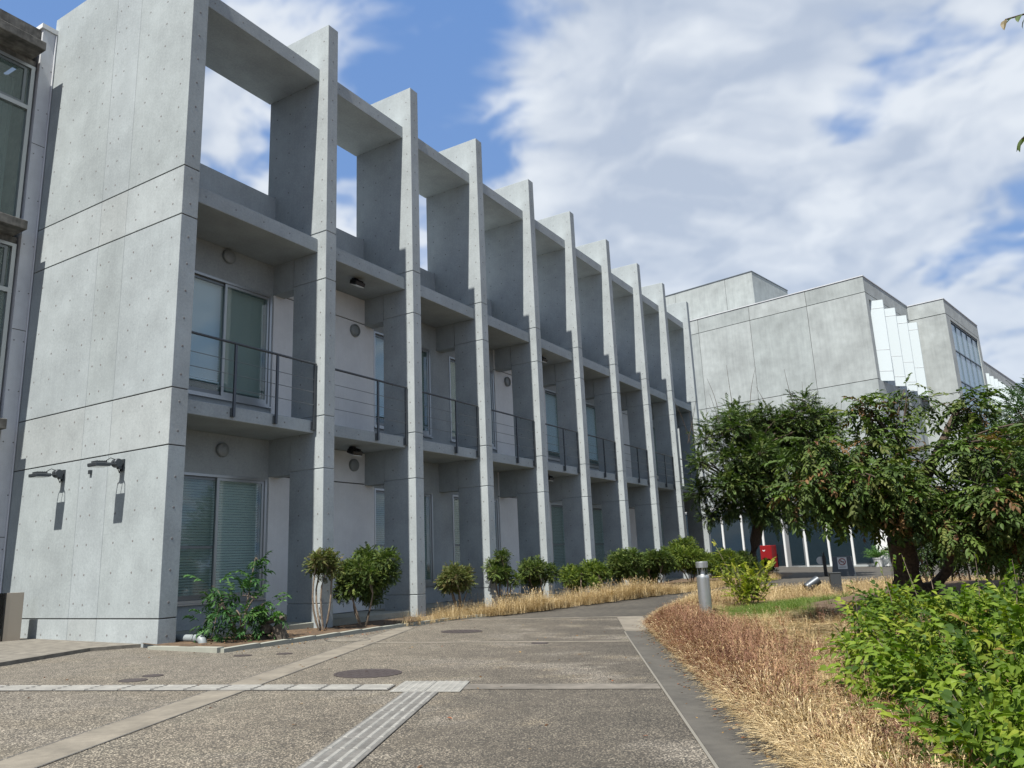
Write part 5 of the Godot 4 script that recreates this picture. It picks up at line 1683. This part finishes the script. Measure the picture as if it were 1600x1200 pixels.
func sky_picture() -> ImageTexture:
	var w := 2048
	var h := 1024
	var a := FastNoiseLite.new()
	a.seed = 3
	a.frequency = 0.9
	a.fractal_octaves = 6
	a.fractal_gain = 0.55
	var b := FastNoiseLite.new()
	b.seed = 9
	b.frequency = 2.0
	b.fractal_octaves = 5
	var data := PackedFloat32Array()
	data.resize(w * h * 3)
	var k := 1.0 / SKY_EXPOSURE
	for y in h:
		var el := PI * (0.5 - (y + 0.5) / h)
		var up := sin(el)
		var blue := Color(0.33, 0.50, 0.78).lerp(Color(0.115, 0.255, 0.60), pow(clampf(up, 0, 1), 0.55))
		for x in w:
			var i := (y * w + x) * 3
			if up < 0.0:
				data[i] = 0.16 * k; data[i + 1] = 0.155 * k; data[i + 2] = 0.14 * k
				continue
			var az := TAU * (x + 0.5) / w
			var d := Vector3(sin(az) * cos(el), up, -cos(az) * cos(el))
			var p := Vector3(d.x, 0, d.z) / (up + 0.22)
			var wx := b.get_noise_3d(p.x * 0.7, p.z * 0.7, 11.0)
			var px := p.x + 0.16 * wx
			var pz := p.z - 0.16 * wx
			var f := a.get_noise_3d(px * 2.1, pz * 2.1, 0.0)
			var g := b.get_noise_3d(px * 1.5, pz * 1.8, 4.0)
			var fine := a.get_noise_3d(px * 7.0, pz * 8.5, 7.0)
			var c := f * 1.2 + 0.35 * g + 0.42 * fine + 0.13
			for q in CLOUDS:
				var dot: float = d.x * q[0] + d.y * q[1] + d.z * q[2]
				if dot > 0.85:
					var ang2 := 2.0 * (1.0 - dot) * 3283.0
					var s2: float = q[3] * q[3]
					if ang2 < 9.0 * s2:
						c += 0.8 * q[4] * exp(-ang2 / (2.0 * s2))
			var cover := smoothstep(-0.42, 0.36, c + 0.12 * fine)
			var thick := smoothstep(0.35, 1.0, c)
			var bright := clampf(0.62 + 0.9 * g + 0.85 * fine + 0.5 * f - 0.34 * thick, 0, 1)
			var cl := Color(0.50, 0.575, 0.70).lerp(Color(0.82, 0.87, 0.93), bright)
			cl = cl.lerp(Color(0.60, 0.70, 0.85), 0.40 * (1.0 - smoothstep(0.15, 0.5, up)))
			var o := blue.lerp(cl, cover * 0.94)
			data[i] = o.r * k
			data[i + 1] = o.g * k
			data[i + 2] = o.b * k
	return ImageTexture.create_from_image(Image.create_from_data(w, h, false, Image.FORMAT_RGBF, data.to_byte_array()))

const SKY_EXPOSURE := 1.75

# ----------------------------------------------------------------
func _ready() -> void:
	rng.seed = 1234
	# camera
	var cam := Camera3D.new()
	cam.name = "camera"
	cam.fov = 52.62
	cam.near = 0.05
	cam.far = 1200.0
	cam.transform = Transform3D(Basis(Vector3.UP, 0.5389) * Basis(Vector3.RIGHT, 0.2246) * Basis(Vector3.BACK, -0.0430), Vector3(9.9448, 1.1466, 6.926))
	add_child(cam)
	cam.current = true
	# sky
	var env := Environment.new()
	env.background_mode = Environment.BG_SKY
	env.sky = Sky.new()
	var sm := PanoramaSkyMaterial.new()
	sm.panorama = sky_picture()
	env.sky.sky_material = sm
	env.tonemap_mode = Environment.TONE_MAPPER_LINEAR
	env.tonemap_exposure = SKY_EXPOSURE
	env.sdfgi_enabled = true
	env.ssao_enabled = true
	env.ssil_enabled = true
	var we := WorldEnvironment.new()
	we.name = "world_environment"
	we.environment = env
	add_child(we)
	# sun
	var sun := DirectionalLight3D.new()
	sun.name = "sun"
	sun.light_energy = 1.6
	sun.light_color = Color(1.0, 0.975, 0.935)
	sun.light_angular_distance = 0.55
	sun.shadow_enabled = true
	sun.basis = Basis.looking_at(Vector3(-0.078, -1.669, -1.0).normalized())
	add_child(sun)
	materials()
	ground()
	finned_building()
	left_building()
	far_building()
	plaza_details()
	flood_lights()
	furniture()
	plants()
